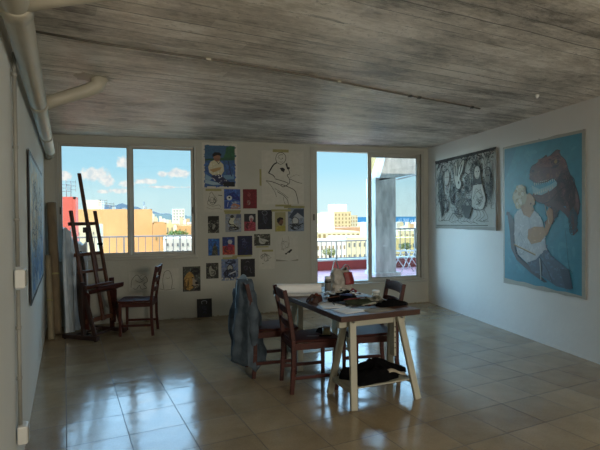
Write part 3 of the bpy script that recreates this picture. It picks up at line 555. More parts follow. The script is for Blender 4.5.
for k,(u,v) in enumerate(((.01,.995),(.5,1.0),(.99,.995))):
    b=MB(); c=A.P(u,v,0)-A.o+A.n*.004; b.tube([c,c+A.n*.006],.006,8); b.build('nail',METAL,dino)
# charcoal rabbits drawing: hangs a little loose at its near lower corner
s0=math.hypot(4.56-XR,7.114-D)
A=Art(rw(s0,.006,1.30),RU,1.70,1.11,'#a3a198',32,th=.004)
A.rect(.02,.04,.98,.985,'#bdbbb0')
A.dabs(ty([(.03,.03),(.97,.02),(.97,.12),(.6,.08),(.03,.12)]),'#25241f',170,.05,.3,3); 
for i in range(190):
    u=A.r.uniform(.04,.96); v=A.r.uniform(.3,.95); A.scribble(u,v,.07,.12,1,.006,A.r.choice(['#3a3934','#75736a','#1c1b18']))
A.dabs(ty([(.04,.06),(.16,.06),(.14,.35),(.2,.5),(.17,.8),(.1,.75),(.05,.5)]),'#1e1d19',150,.05,.4,4,1.4)
for (u_,v_,a_,b_,n_) in ((.12,.62,.06,.28,12),(.42,.45,.13,.16,20),(.58,.30,.10,.14,14),(.33,.55,.07,.15,12),(.92,.55,.05,.22,12),(.70,.78,.07,.14,9),(.6,.6,.07,.14,12),(.2,.35,.08,.15,10),(.48,.25,.12,.1,10)): A.scribble(u_,v_,a_,b_,n_,.006,'#26251f'); A.scribble(u_,v_,a_,b_,n_//3,.010,'#141310'); A.scribble(u_,v_,a_,b_,n_//3,.006,'#8a877c')
A.poly(ty([(.39,.36),(.37,.28),(.38,.10),(.41,.06),(.43,.14),(.43,.27),(.46,.14),(.52,.06),(.55,.08),(.52,.20),(.47,.30),(.50,.38),(.46,.45),(.41,.43)]),'#c6c2b3'); A.curve(ty([(.39,.36),(.37,.28),(.38,.10),(.41,.06),(.43,.14),(.43,.27),(.46,.14),(.52,.06),(.55,.08),(.52,.20),(.47,.30),(.50,.38),(.46,.45),(.41,.43),(.39,.36)]),.014,'#171613'); A.line(ty([(.40,.12),(.405,.26)]),.03,'#4a4841'); A.line(ty([(.50,.12),(.465,.25)]),.03,'#4a4841'); A.ell(.45,1-.36,.012,.02,'#0e0d0c')
A.ell(.24,1-.27,.05,.09,'#bab6a8',12,.1); A.curve(ty([(.19,.3),(.2,.18),(.26,.15),(.29,.25),(.27,.36),(.22,.38),(.19,.3)]),.012,'#201f1b'); A.ell(.225,1-.26,.008,.01,INK); A.ell(.26,1-.26,.008,.01,INK)
A.poly(ty([(.685,.34),(.69,.20),(.74,.14),(.79,.20),(.80,.36),(.83,.46),(.80,.50),(.76,.40),(.72,.40),(.68,.50),(.66,.44)]),'#45423a'); A.ell(.745,1-.26,.042,.085,'#cfcbbd',12,.05); A.ell(.73,1-.25,.007,.01,INK); A.ell(.762,1-.25,.007,.01,INK); A.line(ty([(.747,.26),(.743,.30)]),.006,INK); A.curve(ty([(.728,.325),(.748,.335),(.765,.32)]),.008,'#3a1f1a'); P_=ty([(.68,.42),(.82,.42),(.87,.62),(.82,.74),(.66,.70)]); A.poly(P_,'#c4c1b4'); A.curve(P_+[P_[0]],.010,'#25241f'); A.scribble(.76,.42,.08,.12,10,.006,'#55534b')
A.ell(.895,1-.33,.035,.08,'#87847a',12,.08); A.curve(ty([(.86,.3),(.88,.22),(.93,.24),(.94,.36),(.90,.44),(.86,.38)]),.013,'#1d1c19'); A.ell(.885,1-.32,.008,.01,INK); A.ell(.91,1-.32,.008,.01,INK)
for i in range(16):
    u=.10+.05*i; A.curve(ty([(u,.72+A.r.uniform(-.05,.05)),(u+.05,.80+A.r.uniform(-.06,.06)),(u-.02,.88),(u+.06,.90+A.r.uniform(-.03,.03))]),.006,A.r.choice(['#3c3a34','#2a2925']))
A.poly(ty([(.10,.60),(.17,.60),(.18,.78),(.14,.86)]),'#2b2a25'); A.poly(ty([(.52,.68),(.66,.68),(.62,.86),(.55,.84)]),'#35342e'); A.curve(ty([(.28,.88),(.36,.78),(.46,.85),(.42,.66),(.5,.58)]),.011,'#24231f'); A.line(ty([(.03,.955),(.9,.94)]),.01,'#4d4b44'); A.line(ty([(.02,.03),(.98,.015)]),.022,'#1c1b18')
ch=A.done('charcoal_drawing','large black and white charcoal drawing of rabbits and people on right wall','drawing',ART)
b=MB()     # curled near edge of the sheet
def f(u,v):
    p=A.P(1.0,v*.99,0)-A.o; a=u*1.5; k=.035*(1-.4*v)
    return p+A.U*(math.sin(a)*k)+A.n*((1-math.cos(a))*k+.001)
b.grid(f,6,10); b.build('curled_edge',mat('grey_paper','#8f8d85',.8),ch,solid=.001)
b=MB(); b.add([A.P(u,v,0)-A.o+A.n*.001 for u,v in ((0,.985),(1,.985),(1,1.012),(0,1.012))],[(0,1,2,3)]); b.build('batten',mat('dark_batten','#2a2723',.7),ch,solid=.006)
# blue picture on the left wall: U towards the windows
A=Art(LP+LU*(-2.68)+LN*.004+Vector((0,0,.84)),LU,2.25,1.20,'#15171c',33,th=.008)
P_=[(.03,.03),(.98,.03),(.98,.97),(.03,.97)]; A.poly(P_,'#b9cbd6'); A.dabs([(.06,.4),(.94,.4),(.94,.93),(.06,.93)],'#d3d8cc',240,.16,.3); A.dabs([(.06,.07),(.94,.07),(.94,.4),(.06,.4)],'#4a86bd',160,.16,.4); A.dabs([(.06,.35),(.5,.35),(.5,.93),(.06,.93)],'#e6cfa2',150,.12,.3); A.dabs([(.5,.4),(.94,.4),(.94,.7),(.5,.7)],'#8fc0e2',70,.12,.3)
A.scribble(.3,.55,.22,.3,26,.012,'#3b4348'); A.scribble(.7,.6,.22,.25,22,.012,'#4a4f52'); A.dabs([(.5,.6),(.9,.6),(.9,.95),(.5,.95)],'#d5d2c4',60,.12,.2)
for i in range(8): A.curve([(.1+.1*i,.1),(.15+.1*i,.3),(.1+.1*i,.5)],.02,'#1c3b5e')
A.done('wall_picture','blue and cream painting in a dark edge on the left wall','painting',ARTG)

# ---------------------------------------------------------------- furniture
def make_chair(name,label,group,loc,rz):
    t=thing(name,label,'chair',loc,rz,group)
    W=.37; L=.40; T=.034
    for s in(-1,1):
        b=MB(); y=s*(W/2); b.bar((L/2-.01,y,0),(L/2-.01,y,.425),.030,.030,(1,0,0),.036,.036); b.build('leg',REDWOOD,t,bevel=.004)
        b=MB(); P=[(-L/2-.012,y,0),(-L/2+.004,y,.22),(-L/2+.006,y,.45),(-L/2-.022,y,.66),(-L/2-.068,y,.885)]
        for a,c in zip(P,P[1:]): b.bar(a,c,.028,.036,(1,0,0))
        b.build('rear_post',REDWOOD,t,bevel=.004)
    b=MB(); n=8      # slightly dished seat, wider at the front
    pts=[(-L/2+.0,-W/2+.012),(L/2+.01,-W/2-.025),(L/2+.03,-W/2),(L/2+.03,W/2),(L/2+.01,W/2+.025),(-L/2+.0,W/2-.012)]
    b.prism(pts,(0,0,.43),(1,0,0),(0,1,0),(0,0,.022)); b.build('seat',SEATW,t,bevel=.006)
    b=MB()
    for s in(-1,1): b.box((0,s*W/2,.40),(L-.03,.02,.055))
    b.box((L/2-.012,0,.40),(.02,W-.03,.055)); b.box((-L/2+.006,0,.40),(.02,W-.03,.055)); b.build('apron',REDWOOD,t,bevel=.002)
    for s in(-1,1):
        b=MB(); b.bar((-L/2,s*W/2,.135),(L/2-.01,s*W/2,.135),.018,.030); b.build('stretcher',REDWOOD,t,bevel=.003)
    for z0,z1,arch in((.80,.875,.012),(.675,.735,.008),(.555,.61,.008)):
        b=MB(); 
        def xo(z): return -L/2-.022-(z-.66)/.225*.046 if z>.66 else -L/2+.006-(z-.45)/.21*.028
        def f(u,v,o=0): y=(u-.5)*(W-.02); z=z0+(z1-z0)*v+arch*(1-(2*u-1)**2)*v; return (xo(z)-.022*(1-(2*u-1)**2)+o,y,z)
        N=8; vs=[f(i/N,j) for j in(0,1) for i in range(N+1)]+[f(i/N,j,.014) for j in(0,1) for i in range(N+1)]; k=2*(N+1); fs=[]
        for i in range(N): fs+=[(i,i+N+1,i+N+2,i+1),(k+i,k+i+1,k+i+N+2,k+i+N+1),(i,i+1,k+i+1,k+i),(i+N+1,k+i+N+1,k+i+N+2,i+N+2)]
        b.add(vs,fs); b.build('back_slat',REDWOOD,t,bevel=.0015)
    return t
G='red brown ladder back chairs'
proto=make_chair('dining_chair','red brown wooden chair nearest the camera, drawn up to the left of the table',G,(1.315,4.09,0),R(-1))
def chair_copy(label,loc,rz):
    c=copy_tree(proto); c.location=loc; c.rotation_euler=(0,0,rz); c['label']=label; return c
cB=chair_copy('red brown wooden chair with the denim jacket over its back',(1.085,4.595,0),R(0))
cC=chair_copy('red brown wooden chair on the right side of the table, mostly hidden behind it',(1.915,4.115,0),R(175))
cD=chair_copy('red brown wooden chair by the easel, turned side on under the left window',(-.205,6.665,0),R(170))

# denim jacket hung over chair B
J=thing('denim_jacket','faded blue grey denim jacket hanging from the back of a chair','jacket',(.905,4.615,0),0)
rj=random.Random(5)
def jbody(u,v):       # u round the jacket, v from shoulders (0) to hem (1)
    a=2*PI*u; z=.905-.79*v
    w=(.05+.165*min(1,v*4.5)**.6)*(1+.05*v); t=.062+.035*min(1,v*2)+.03*v
    fold=1+(.14+.20*v)*math.sin(5*a+1.3+2*v)+.07*v*math.sin(9*a+4*v)+.07*math.sin(13*a+6*v)+.06*math.sin(17*v+3*a)+.05*math.sin(29*v-5*a)
    x=math.cos(a)*t*fold-.075+.02*v; y=math.sin(a)*w*(1+.06*math.sin(7*a+3*v)+.03*math.sin(23*v+2*a))+.015*math.sin(4*v)
    z+=.022*math.sin(3*a+.5)*v+.035*v*math.sin(a*2+1)+.015*math.sin(6*a)*v
    return (x,y,z)
b=MB(); b.grid(jbody,72,26); b.add([(-.075,0,.912)]+[jbody(i/24,0) for i in range(24)],[(0,1+i,1+(i+1)%24) for i in range(24)])
b.build('jacket_body',DENIM,J,solid=.004)
def sleeve(p,name):
    b=MB(); n=14; pts=[];rs=[]
    for i in range(n+1):
        t=i/n; q=Vector(p[0]).lerp(Vector(p[1]),min(1,t*2)) if t<.5 else Vector(p[1]).lerp(Vector(p[2]),t*2-1)
        q+=Vector((.008*math.sin(9*t),.010*math.sin(13*t+1),0)); pts.append(q); rs.append((.060-.018*t)*(1+.12*math.sin(t*22)))
    b.tube(pts,rs,14); b.build(name,DENIM,J)
    b=MB(); b.tube([pts[-1]+Vector((0,0,.02)),pts[-1]-Vector((0,0,.025))],[rs[-1]*1.08,rs[-1]*1.10],14); b.build('cuff',DENIM,J)
sleeve([(-.06,-.15,.80),(-.02,-.20,.52),(-.035,-.18,.30)],'sleeve')
sleeve([(-.10,.14,.79),(-.16,.15,.48),(-.15,.12,.16)],'sleeve')
b=MB(); b.grid(lambda u,v:(-.09+.05*math.cos(PI*u*1.1+.2)*(.6+.4*v),(u-.5)*.15+.02,.895+.045*(1-v)-.05*abs(u-.4)+.02*math.sin(6*u)),12,4); b.build('collar',DENIML,J,solid=.006)
b=MB(); b.grid(lambda u,v:(-.145-.02*v,-.02+.05*u*(1-.5*v),.90-.28*v+.01*math.sin(8*v)),4,8); b.build('lining',DENIML,J,solid=.004)

# ---- table on trestles
TA=R(-6.5)*-1
TX=Vector((math.cos(TA),math.sin(TA),0)); TY=Vector((-math.sin(TA),math.cos(TA),0)); TO=Vector((1.352,3.405,0))
def tp(a,c,z=0): return TO+TX*a+TY*c+Vector((0,0,z))
TW,TL,TZ=.735,1.50,.74
tb=thing('work_table','brown wooden table top laid on two white trestles','table',TO,TA)
b=MB(); b.box((TW/2,TL/2,TZ-.0215),(TW-.012,TL-.012,.043)); b.build('table_top',TOPW,tb,bevel=.003)
for i,(c,d) in enumerate((((TW/2,.004,TZ-.022),(TW,.012,.044)),((TW/2,TL-.004,TZ-.022),(TW,.012,.044)),((.004,TL/2,TZ-.022),(.012,TL-.016,.044)),((TW-.004,TL/2,TZ-.022),(.012,TL-.016,.044)))):
    B1(c,d,'edge_band',TOPE,tb,.002)
def trestle(c,label,mirror=1):
    t=thing('trestle',label,'trestle',tp(TW/2+.045,c),TA,'white table trestles')
    zt=TZ-.045; w=.60
    b=MB(); b.box((-.01,0,zt-.0455),(.64,.055,.088)); b.build('top_beam',WHITEW,t,bevel=.003)
    for sx in(-1,1):
        for sy in(-1,1):
            b=MB(); b.bar((sx*.30,sy*.205,.0),(sx*.225,sy*.055,zt-.015),.030,.056,(1,0,0)); 
            b.build('leg',WHITEW,t,bevel=.003)
            b=MB(); b.tube([(sx*.232,sy*.092,zt-.035),(sx*.232,sy*.098,zt-.035)],.010,8); b.build('bolt',METAL,t)
        b=MB(); b.box((sx*.20,0,.49),(.022,.07,.34)); p=b.build('peg_post',WHITEW,t,bevel=.002)
        for k in range(5):
            b=MB(); z=.39+k*.045
            b.tube([(sx*.20,-.0365,z),(sx*.20,.0365,z)],.0065,8)
            b.build('peg_hole',ALUD,p)
        b=MB(); b.bar((sx*.285,-.185,.135),(sx*.285,.185,.135),.02,.045); b.build('side_rail',WHITEW,t,bevel=.002)
    b=MB(); b.box((0,0,.15),(.60,.31,.012)); b.build('shelf',WHITEW,t,bevel=.002)
    return t
t1=trestle(.215,'white painted trestle with a dark garment on its shelf, near end of the table')
t2=trestle(1.27,'white painted trestle behind the chairs, far end of the table')
# dark garment on the near trestle's shelf
def heap(name,label,cat,c,rx,ry,h,m,seed,lumps=7,rz=0,cloth=None):
    r=random.Random(seed); ph=[r.uniform(0,6) for _ in range(8)]
    def f(u,v):
        a=2*PI*u; q=v
        rr=1+.14*math.sin(3*a+ph[0])+.09*math.sin(5*a+ph[1])+.05*math.sin(9*a+ph[2]); 
        x=rx*rr*math.sin(q*PI/2+.0)*math.cos(a); y=ry*rr*math.sin(q*PI/2)*math.sin(a)
        z=h*(math.cos(q*PI/2)**.7)*(1+.22*math.sin(x/rx*5+ph[3])+.2*math.sin(y/ry*6+x/rx*3+ph[4])+.1*math.sin(11*a+7*q))
        return (x,y,max(.003,z+.003))
    b=MB(); b.grid(f,56,18); n=56
    o=b.build(name,m); o.location=c; o.rotation_euler=(0,0,rz); tag(o,label,cat); return o
q=tp(TW/2+.045,.215,.158)
g=heap('dark_garment','crumpled black garment lying on the shelf of the near trestle','clothing',q,.275,.155,.105,BLACKF,4,rz=TA)
b=MB(); b.grid(lambda u,v:(.05+.19*u,-.10-.05*u*.2+.05*v-.02,.045+.02*math.sin(5*u)+.018*math.sin(PI*v)),14,5); b.build('pale_trim',CREAMF,g,solid=.006)

# ---- things on the table
def onT(px,py): # table-plane point below a pixel
    d=CF+CR*((px-300)/FPX)-CU*((py-225)/FPX); k=(TZ-1.5)/d.z; return CAM+d*k
def sheet(name,label,cat,c,w,h,rz,m=PAPERM,lift=0,group=None):
    b=MB(); b.grid(lambda u,v:((u-.5)*w,(v-.5)*h,.0012+lift+.004*math.sin(u*3)*v),6,6); o=b.build(name,m,solid=.0008); o.location=c; o.rotation_euler=(0,0,rz); return tag(o,label,cat,group)
z0=Vector((0,0,TZ))
sheet('sheet_of_paper','white sheet of paper at the near left corner of the table','paper',tp(.22,.20,TZ+.001),.30,.21,TA+R(8))
sheet('sheet_of_paper','white sheet of paper lying left of the paint heap, farther back','paper',tp(.16,.47,TZ+.001),.21,.30,TA+R(-14))
sheet('sheet_of_paper','bright white paper lying between the shopping bag and the glass jar','paper',tp(.55,1.05,TZ+.001),.30,.42,TA+R(5))
sheet('sheet_of_paper','cream paper under the black roll at the near edge of table','paper',tp(.40,.10,TZ+.001),.26,.13,TA+R(3),mat('cream_paper','#8f8470',.8))
sheet('sheet_of_paper','printed sheet half covered by paint tubes at the middle of the table','paper',tp(.56,.62,TZ+.001),.24,.30,TA+R(20),mat('grey_print_paper','#7f868a',.7,.3,30))
# large roll of white paper
PR=thing('paper_roll','big loosely rolled white paper overhanging the far left of the table','paper',(0,0,0))
PR.location=(0,0,0)
a_=Vector((1.14,4.64,TZ+.053)); c_=Vector((1.58,4.50,TZ+.053))
dr=(c_-a_).normalized(); nr=Vector((-dr.y,dr.x,0))
def roll(u,v): 
    ang=v*2*PI*1.6; rr=.050-.010*v; p=a_.lerp(c_,u); return p+nr*math.cos(ang)*rr+Vector((0,0,math.sin(ang)*rr))
b=MB(); b.grid(roll,6,46); b.build('rolled_sheet',PAPERM,PR,solid=.001)
b=MB(); b.grid(lambda u,v:a_.lerp(c_,u)-nr*(.0+.16*v)+Vector((0,0,-.05+.012*math.sin(v*3)*1)),6,8); b.build('loose_flap',PAPERM,PR,solid=.001)
# shopping bag
bc=Vector((1.835,4.63,TZ))
BG_=thing('shopping_bag','crumpled pale plastic shopping bag with a red print, standing on the table','bag',bc,TA)
rb=random.Random(9)
def bagf(u,v):
    a=2*PI*u; w=.113*(1-.10*v)-(.05*max(0,v-.8)*5*.6); d=.075*(1-.35*v)*(1-.5*max(0,v-.75)*2)
    ca,sa=math.cos(a),math.sin(a); k=1/max(abs(ca),abs(sa))**.6
    f_=1+.05*math.sin(7*a+9*v)+.035*math.sin(12*a-14*v)+.03*math.sin(19*v+3*a)
    return (w*ca*k*f_,d*sa*k*f_,.002+v*.225+.015*math.sin(2*a+1)*v)
b=MB(); b.grid(bagf,60,24); b.add([bagf(i/30,0) for i in range(30)],[tuple(range(30))]); b.build('bag_body',BAGW,BG_,solid=.0015)
b=MB(); b.grid(lambda u,v:(.008+.10*u+.008*math.sin(5*v),-.086+.018*v+.004*math.sin(9*u),.07+.125*v),6,8); b.build('red_panel',REDP,BG_,solid=.002)
for s,h in((-1,.10),(1,.055)):
    b=MB(); pts=[(s*.05-.04+.10*t*(1 if s>0 else .75),-.01*s,.215+h*math.sin(PI*t)) for t in [i/12 for i in range(13)]]
    for p,q in zip(pts,pts[1:]): b.bar(p,q,.022,.004,(1,0,0))
    b.build('handle',BAGW,BG_)
heap('red_rag','small red and white crumpled packet beside the shopping bag','packet',tp(.66,.98,TZ),.04,.03,.03,REDP,12,rz=.4)
# tall grey bottle with white cap
def lathe_thing(name,label,cat,c,parts,rz=0,tilt=None,group=None):
    t=thing(name,label,cat,c,rz,group)
    if tilt: t.rotation_euler=tilt
    for nm,prof,m in parts:
        b=MB(); b.lathe(prof,n=20); b.build(nm,m,t)
    return t
lathe_thing('spray_bottle','grey cylindrical can with a white lid, left of the bag','can',(1.675,4.575,TZ),[('can_body',[(.030,0),(.032,.004),(.032,.125),(.029,.135)],PLASTG),('band',[(.0325,.10),(.033,.102),(.033,.112),(.0325,.114)],BLACKF),('lid',[(.029,.135),(.030,.138),(.030,.158),(.027,.162)],PLASTW)])
# glass jar with brown liquid
jar=mat('clear_jar_glass','#b9c0bd',.08,.02,alpha=.35); 
lathe_thing('glass_jar','glass jar half full of brown liquid with pale lid','jar',(1.885,3.904,TZ),[('jar_wall',[(.030,0),(.034,.004),(.034,.075),(.030,.082),(.030,.092)],jar),('liquid',[(.030,.004),(.0325,.006),(.0325,.048),(.0325,.05)],TERRA),('lid',[(.0315,.088),(.0325,.09),(.0325,.104),(.030,.106)],PLASTW)])
lathe_thing('glass_tumbler','small clear tumbler among the paint tubes in front of the bag','glass',tp(.42,.74,TZ),[('tumbler_wall',[(.026,0),(.028,.003),(.034,.09),(.033,.09)],jar),('water',[(.025,.004),(.026,.005),(.030,.05),(.030,.051)],mat('grey_water','#6f7a78',.1))])
# brown pouch at left
heap('leather_pouch','lumpy brown pouch at the left edge of the table','pouch',tp(.085,.66,TZ),.075,.06,.05,BROWNL,21,rz=.3)
heap('brown_rag','small rust brown crumpled cloth behind the leather pouch','cloth',tp(.17,.80,TZ),.06,.045,.04,mat('rust_cloth','#74341f',.9,.3,20),22,rz=1.3)
heap('black_rag','black rag under the brushes in the middle of the table','cloth',tp(.36,.64,TZ),.15,.10,.065,BLACKF,23,rz=.5)
heap('grey_rag','grey and white paint rag between jar and tumbler','cloth',tp(.55,.41,TZ),.10,.055,.045,mat('paint_rag','#8f8f84',.9,.4,30,col2='#3f4238'),24,rz=-.2)
heap('black_brush_roll','long black cloth bundle along the near right corner of the table','cloth',tp(.60,.22,TZ),.15,.05,.042,BLACKF,25,rz=TA-.05)
heap('dark_green_rag','dark green crumpled rag near the front of the table','cloth',tp(.38,.40,TZ),.13,.055,.045,mat('dark_green_cloth','#27301f',.9,.3,20),26,rz=-.3)
heap('crumpled_foil','crumpled silver grey foil on top of the black rag','foil',tp(.30,.72,TZ+.002),.06,.045,.06,mat('foil','#8b8e90',.35,.4,30,metal=.3),27,rz=.9)
heap('charcoal_rag','small charcoal rag in front of the tumbler','cloth',tp(.45,.72,TZ),.07,.05,.05,mat('charcoal_cloth','#26282a',.9,.3,20),28,rz=.2)
# paint tubes
def make_tube(c,rz,col,ccol,label):
    t=thing('paint_tube',label,'paint tube',c,rz,'paint tubes on the table')
    m=mat('tube_'+col.strip('#'),col,.35,.15,20); cm=mat('tubecap_'+ccol.strip('#'),ccol,.4)
    def f(u,v):
        a=2*PI*u; k=v; ry=.013*(1-.0*k)+.003*k; rz_=.013*(1-k)**.8+.0012
        return (-.055+.11*k if False else .05-.11*k, ry*math.cos(a), rz_*math.sin(a)+.0145-.004*k)
    b=MB(); b.grid(f,20,10); b.add([f(i/20,0) for i in range(20)],[tuple(range(20))]); b.build('tube_body',m,t)
    b=MB(); b.tube([(.05,0,.0145),(.056,0,.0145)],[.011,.007],12); b.tube([(.056,0,.0145),(.072,0,.0145)],.0075,12); b.build('tube_cap',cm,t)
    b=MB(); b.box((-.061,0,.0105),(.006,.032,.004)); b.build('crimp',METAL,t)
tubes=[(.20,.60,20,'#8c8f92','#1a1a1a','silver paint tube beside the leather pouch'),(.27,.70,100,'#c7c7c0','#d8d8d8','white paint tube lying across the black rag'),(.36,.56,-40,'#3b4a7a','#1d1d22','blue paint tube at the middle of the heap'),
(.30,.50,15,'#6a6c6a','#c9c9c9','dull grey paint tube nearest the white papers'),(.46,.62,60,'#b9bcbf','#20252b','silver paint tube left of the glass jar'),(.40,.46,-20,'#2d3c2a','#101010','dark green paint tube in front of the glass jar'),
(.48,.52,150,'#8a2f28','#e0e0e0','red paint tube touching the glass jar'),(.45,.31,-8,'#a7a99c','#2a2a2a','pale green paint tube on the grey rag'),(.30,.84,45,'#d0cfc6','#7a1f1f','white paint tube with red cap near the can'),
(.62,.33,10,'#b6b9ba','#151515','silver paint tube behind the black bundle'),(.38,.88,-70,'#5d3a22','#222222','brown paint tube at the foot of the bag'),(.24,.46,-60,'#1f2a3a','#0f0f0f','navy paint tube at the edge of the papers'),(.67,.46,80,'#84888a','#cfcfcf','grey paint tube by the right edge of table')]
def pile(a,c):      # height of the rag heap under a point of the table
    h=0
    for (ca,cc,ra,rc_,hh) in ((.36,.64,.16,.11,.066),(.55,.41,.10,.06,.045),(.38,.40,.13,.06,.045),(.30,.72,.065,.05,.058),(.45,.72,.075,.055,.05)):
        q=1-((a-ca)/ra)**2-((c-cc)/rc_)**2
        if q>0: h=max(h,hh*q**.4)
    return h
for a,c,r_,m1,m2,l in tubes: make_tube(tp(a,c,TZ+.002+pile(a,c)),TA+R(r_),m1,m2,l)
# brushes
def brush(c,rz,L,col,label,pitch=0,lift=0):
    t=thing('paint_brush',label,'brush',c+Vector((0,0,lift)),0,'paint brushes on the table'); t.rotation_euler=(0,-pitch,rz)
    b=MB(); b.tube([(-L/2,0,.006),(-L*.1,0,.006),(L*.28,0,.006)],[.0025,.005,.0035],8); b.build('brush_handle',mat('handle_'+col.strip('#'),col,.35),t)
    b=MB(); b.tube([(L*.28,0,.006),(L*.38,0,.006)],[.0038,.005],8); b.build('ferrule',METAL,t)
    b=MB(); b.tube([(L*.38,0,.006),(L*.44,0,.006),(L*.5,0,.006)],[.005,.006,.001],8); b.build('bristles',BROWNL,t)
for a,c,r_,L,col,l,pt_,li in [(.34,.66,-35,.30,'#b9b5a6','long white-handled brush lying across the middle of heap',.12,.035),(.40,.60,-55,.26,'#c9c4b2','pale brush crossing the white-handled one',.05,.03),(.26,.58,15,.24,'#5b3a22','brown brush next to the leather pouch',0,.002),(.50,.36,-15,.26,'#1b1b1b','black brush beside the grey rag',.05,.012),(.36,.40,5,.25,'#6d2320','red-handled brush in front of the heap',0,.004),(.59,.46,30,.23,'#20302a','dark green brush right of the glass jar',0,.002),(.20,.52,70,.22,'#2b2b2b','black brush lying at the edge of the papers',0,.002)]:
    brush(tp(a,c,TZ),TA+R(r_),L,col,l,pt_*.6,max(li,pile(a,c)+.004))
# palette
pm=thing('palette','dark wooden palette half under the rags','palette',tp(.37,.27,TZ),TA+R(-12))
b=MB(); P_=[(.17*math.cos(2*PI*i/28)*(1+.06*math.sin(4*PI*i/28)),.085*math.sin(2*PI*i/28)*(1+.1*math.cos(2*PI*i/28))) for i in range(28)]; b.prism(P_,(0,0,.001),(1,0,0),(0,1,0),(0,0,.005)); b.build('board',EASELD,pm)
for i,cc in enumerate(('#7c7f7a','#3a3d35','#a8a495','#5c2018','#23304a')): b=MB(); b.lathe([(.016,0),(.013,.004),(.006,.008)],(-.11+.055*i,.04-.01*(i%2),.006),10); b.build('paint_blob',mat('blob_'+cc.strip('#'),cc,.3),pm)
# on the near chair's seat
sz=.453
lathe_thing('small_tin','small open khaki tin on the seat of the nearest chair','tin',(1.455,4.02,sz),[('tin_wall',[(.033,0),(.034,.002),(.034,.07),(.031,.07),(.031,.01)],mat('khaki_tin','#6f6a4a',.4)),('tin_rim',[(.034,.066),(.036,.068),(.036,.072),(.034,.074)],METAL)])
pk=thing('palette_knife','dark palette knife sticking over the edge of the nearest chair seat','knife',(1.38,3.97,sz+.004),R(-14))
b=MB(); b.tube([(-.01,0,.006),(.10,0,.006)],[.008,.006],10); b.build('knife_handle',BLACKF,pk); b=MB(); b.prism([(0,-.004),(-.03,-.006),(-.10,-.008),(-.12,0),(-.10,.008),(-.03,.006),(0,.004)],(-.008,0,.005),(1,0,0),(0,1,0),(0,0,.0015)); b.build('blade',METAL,pk)
heap('dark_rag_on_seat','small dark rag on the seat of the nearest chair','cloth',(1.455,4.11,sz),.05,.05,.035,BLACKF,31)

# ---------------------------------------------------------------- easel
EF=Vector((.80,-.60,0)).normalized(); ES=Vector((-EF.y,EF.x,0)) # front, side (screen right)
EO=Vector((-.74,6.70,0))
def ep(s,f,z): return EO+ES*s+EF*f+Vector((0,0,z))
es=thing('studio_easel','tall brown wooden studio easel before the left window','easel',EO); 
def EB(name,m,*bars,bev=.003):
    b=MB()
    for (p,q,w,h,up) in bars: b.bar(Vector(p)-EO,Vector(q)-EO,w,h,up)
    return b.build(name,m,es,bevel=bev)
UPF=tuple(EF); UPZ=(0,0,1)
HS=.25
for s in(-1,1):
    EB('base_runner',EASELD,(ep(s*HS,-.27,.035),ep(s*HS,.27,.035),.055,.05,UPZ))
    b=MB()
    for f_ in(-.24,.24): b.lathe([(.02,0),(.022,.004),(.022,.012)],tuple(ep(s*HS,f_,0)-EO),10)
    b.build('foot',BLACKF,es)
    EB('post',EASELD if s<0 else REDWOOD,(ep(s*HS,.05,.06),ep(s*HS,.05,.72),.052,.042,UPF))
    # long stile leaning back
    EB('stile',EASELW,(ep(s*(HS-.035),.10,.16),ep(s*(HS-.045)+.03,-.20,1.61),.040,.032,UPF))
    EB('brace',EASELD,(ep(s*(HS-.01),.22,.06),ep(s*(HS-.01),.07,.55),.02,.06,UPF))
for f_ in (-.12,.10): EB('floor_rail',EASELD,(ep(-HS,f_,.045),ep(HS,f_,.045),.05,.025,UPZ))
EB('cross_rail',EASELW,(ep(-HS,.09,.23),ep(HS,.09,.23),.028,.055,UPZ))
for z,l in((1.44,.0),(1.05,.0),(.83,.0)):
    f_=.10-.32*(z-.16)/1.44; EB('cross_rail',EASELW,(ep(-HS+.03,f_-.01,z),ep(HS-.03,f_-.01,z),.022,.045 if z>1 else .035,UPZ))
def lean(z,off=.03): return .10-.32*(z-.16)/1.44+off
EB('mast',EASELW,(ep(.015,lean(.20),.20),ep(.035,lean(2.10)+.04,2.10),.046,.026,UPF))
EB('inner_slat',EASELW,(ep(.10,lean(.83,.01),.83),ep(.10,lean(1.44,.01),1.44),.024,.020,UPF))
EB('canvas_clamp',EASELD,(ep(-.055,lean(1.36,.055),1.36),ep(.05,lean(1.36,.055),1.36),.035,.07,UPZ)); EB('canvas_clamp',EASELD,(ep(-.01,lean(1.36,.07),1.20),ep(-.01,lean(1.36,.07),1.34),.03,.03,UPF))
# tray shelf
b=MB(); b.prism([(0,-.035),(.14,.015),(.150,.062),(.13,.050),(0,.010)],ep(-.23,.12,.60)-EO,EF,(0,0,1),ES*.46); b.build('tray_shelf',REDWOOD,es,bevel=.002)
EB('tray_front',EASELW,(ep(-.27,.10,.655),ep(.20,.10,.655),.03,.05,UPZ)); EB('tray_lip',REDWOOD,(ep(-.23,.262,.652),ep(.23,.262,.652),.012,.04,UPZ))
for s in(-1,1):
    b=MB(); o=ep(s*.235,.09,0)-EO; b.prism([(-.04,.14),(.03,.13),(.055,.56),(.0,.60),(-.02,.58)],o-ES*.009,EF,(0,0,1),ES*.018); b.build('side_panel',REDWOOD,es,bevel=.002)
b=MB(); b.tube([ep(.17,lean(1.18),1.17)-EO,ep(.17,lean(1.18)+.05,1.17)-EO],.012,10); b.tube([ep(.17,lean(1.18)+.05,1.17)-EO,ep(.17,lean(1.18)+.065,1.17)-EO],.022,10); b.build('wing_knob',BLACKF,es)

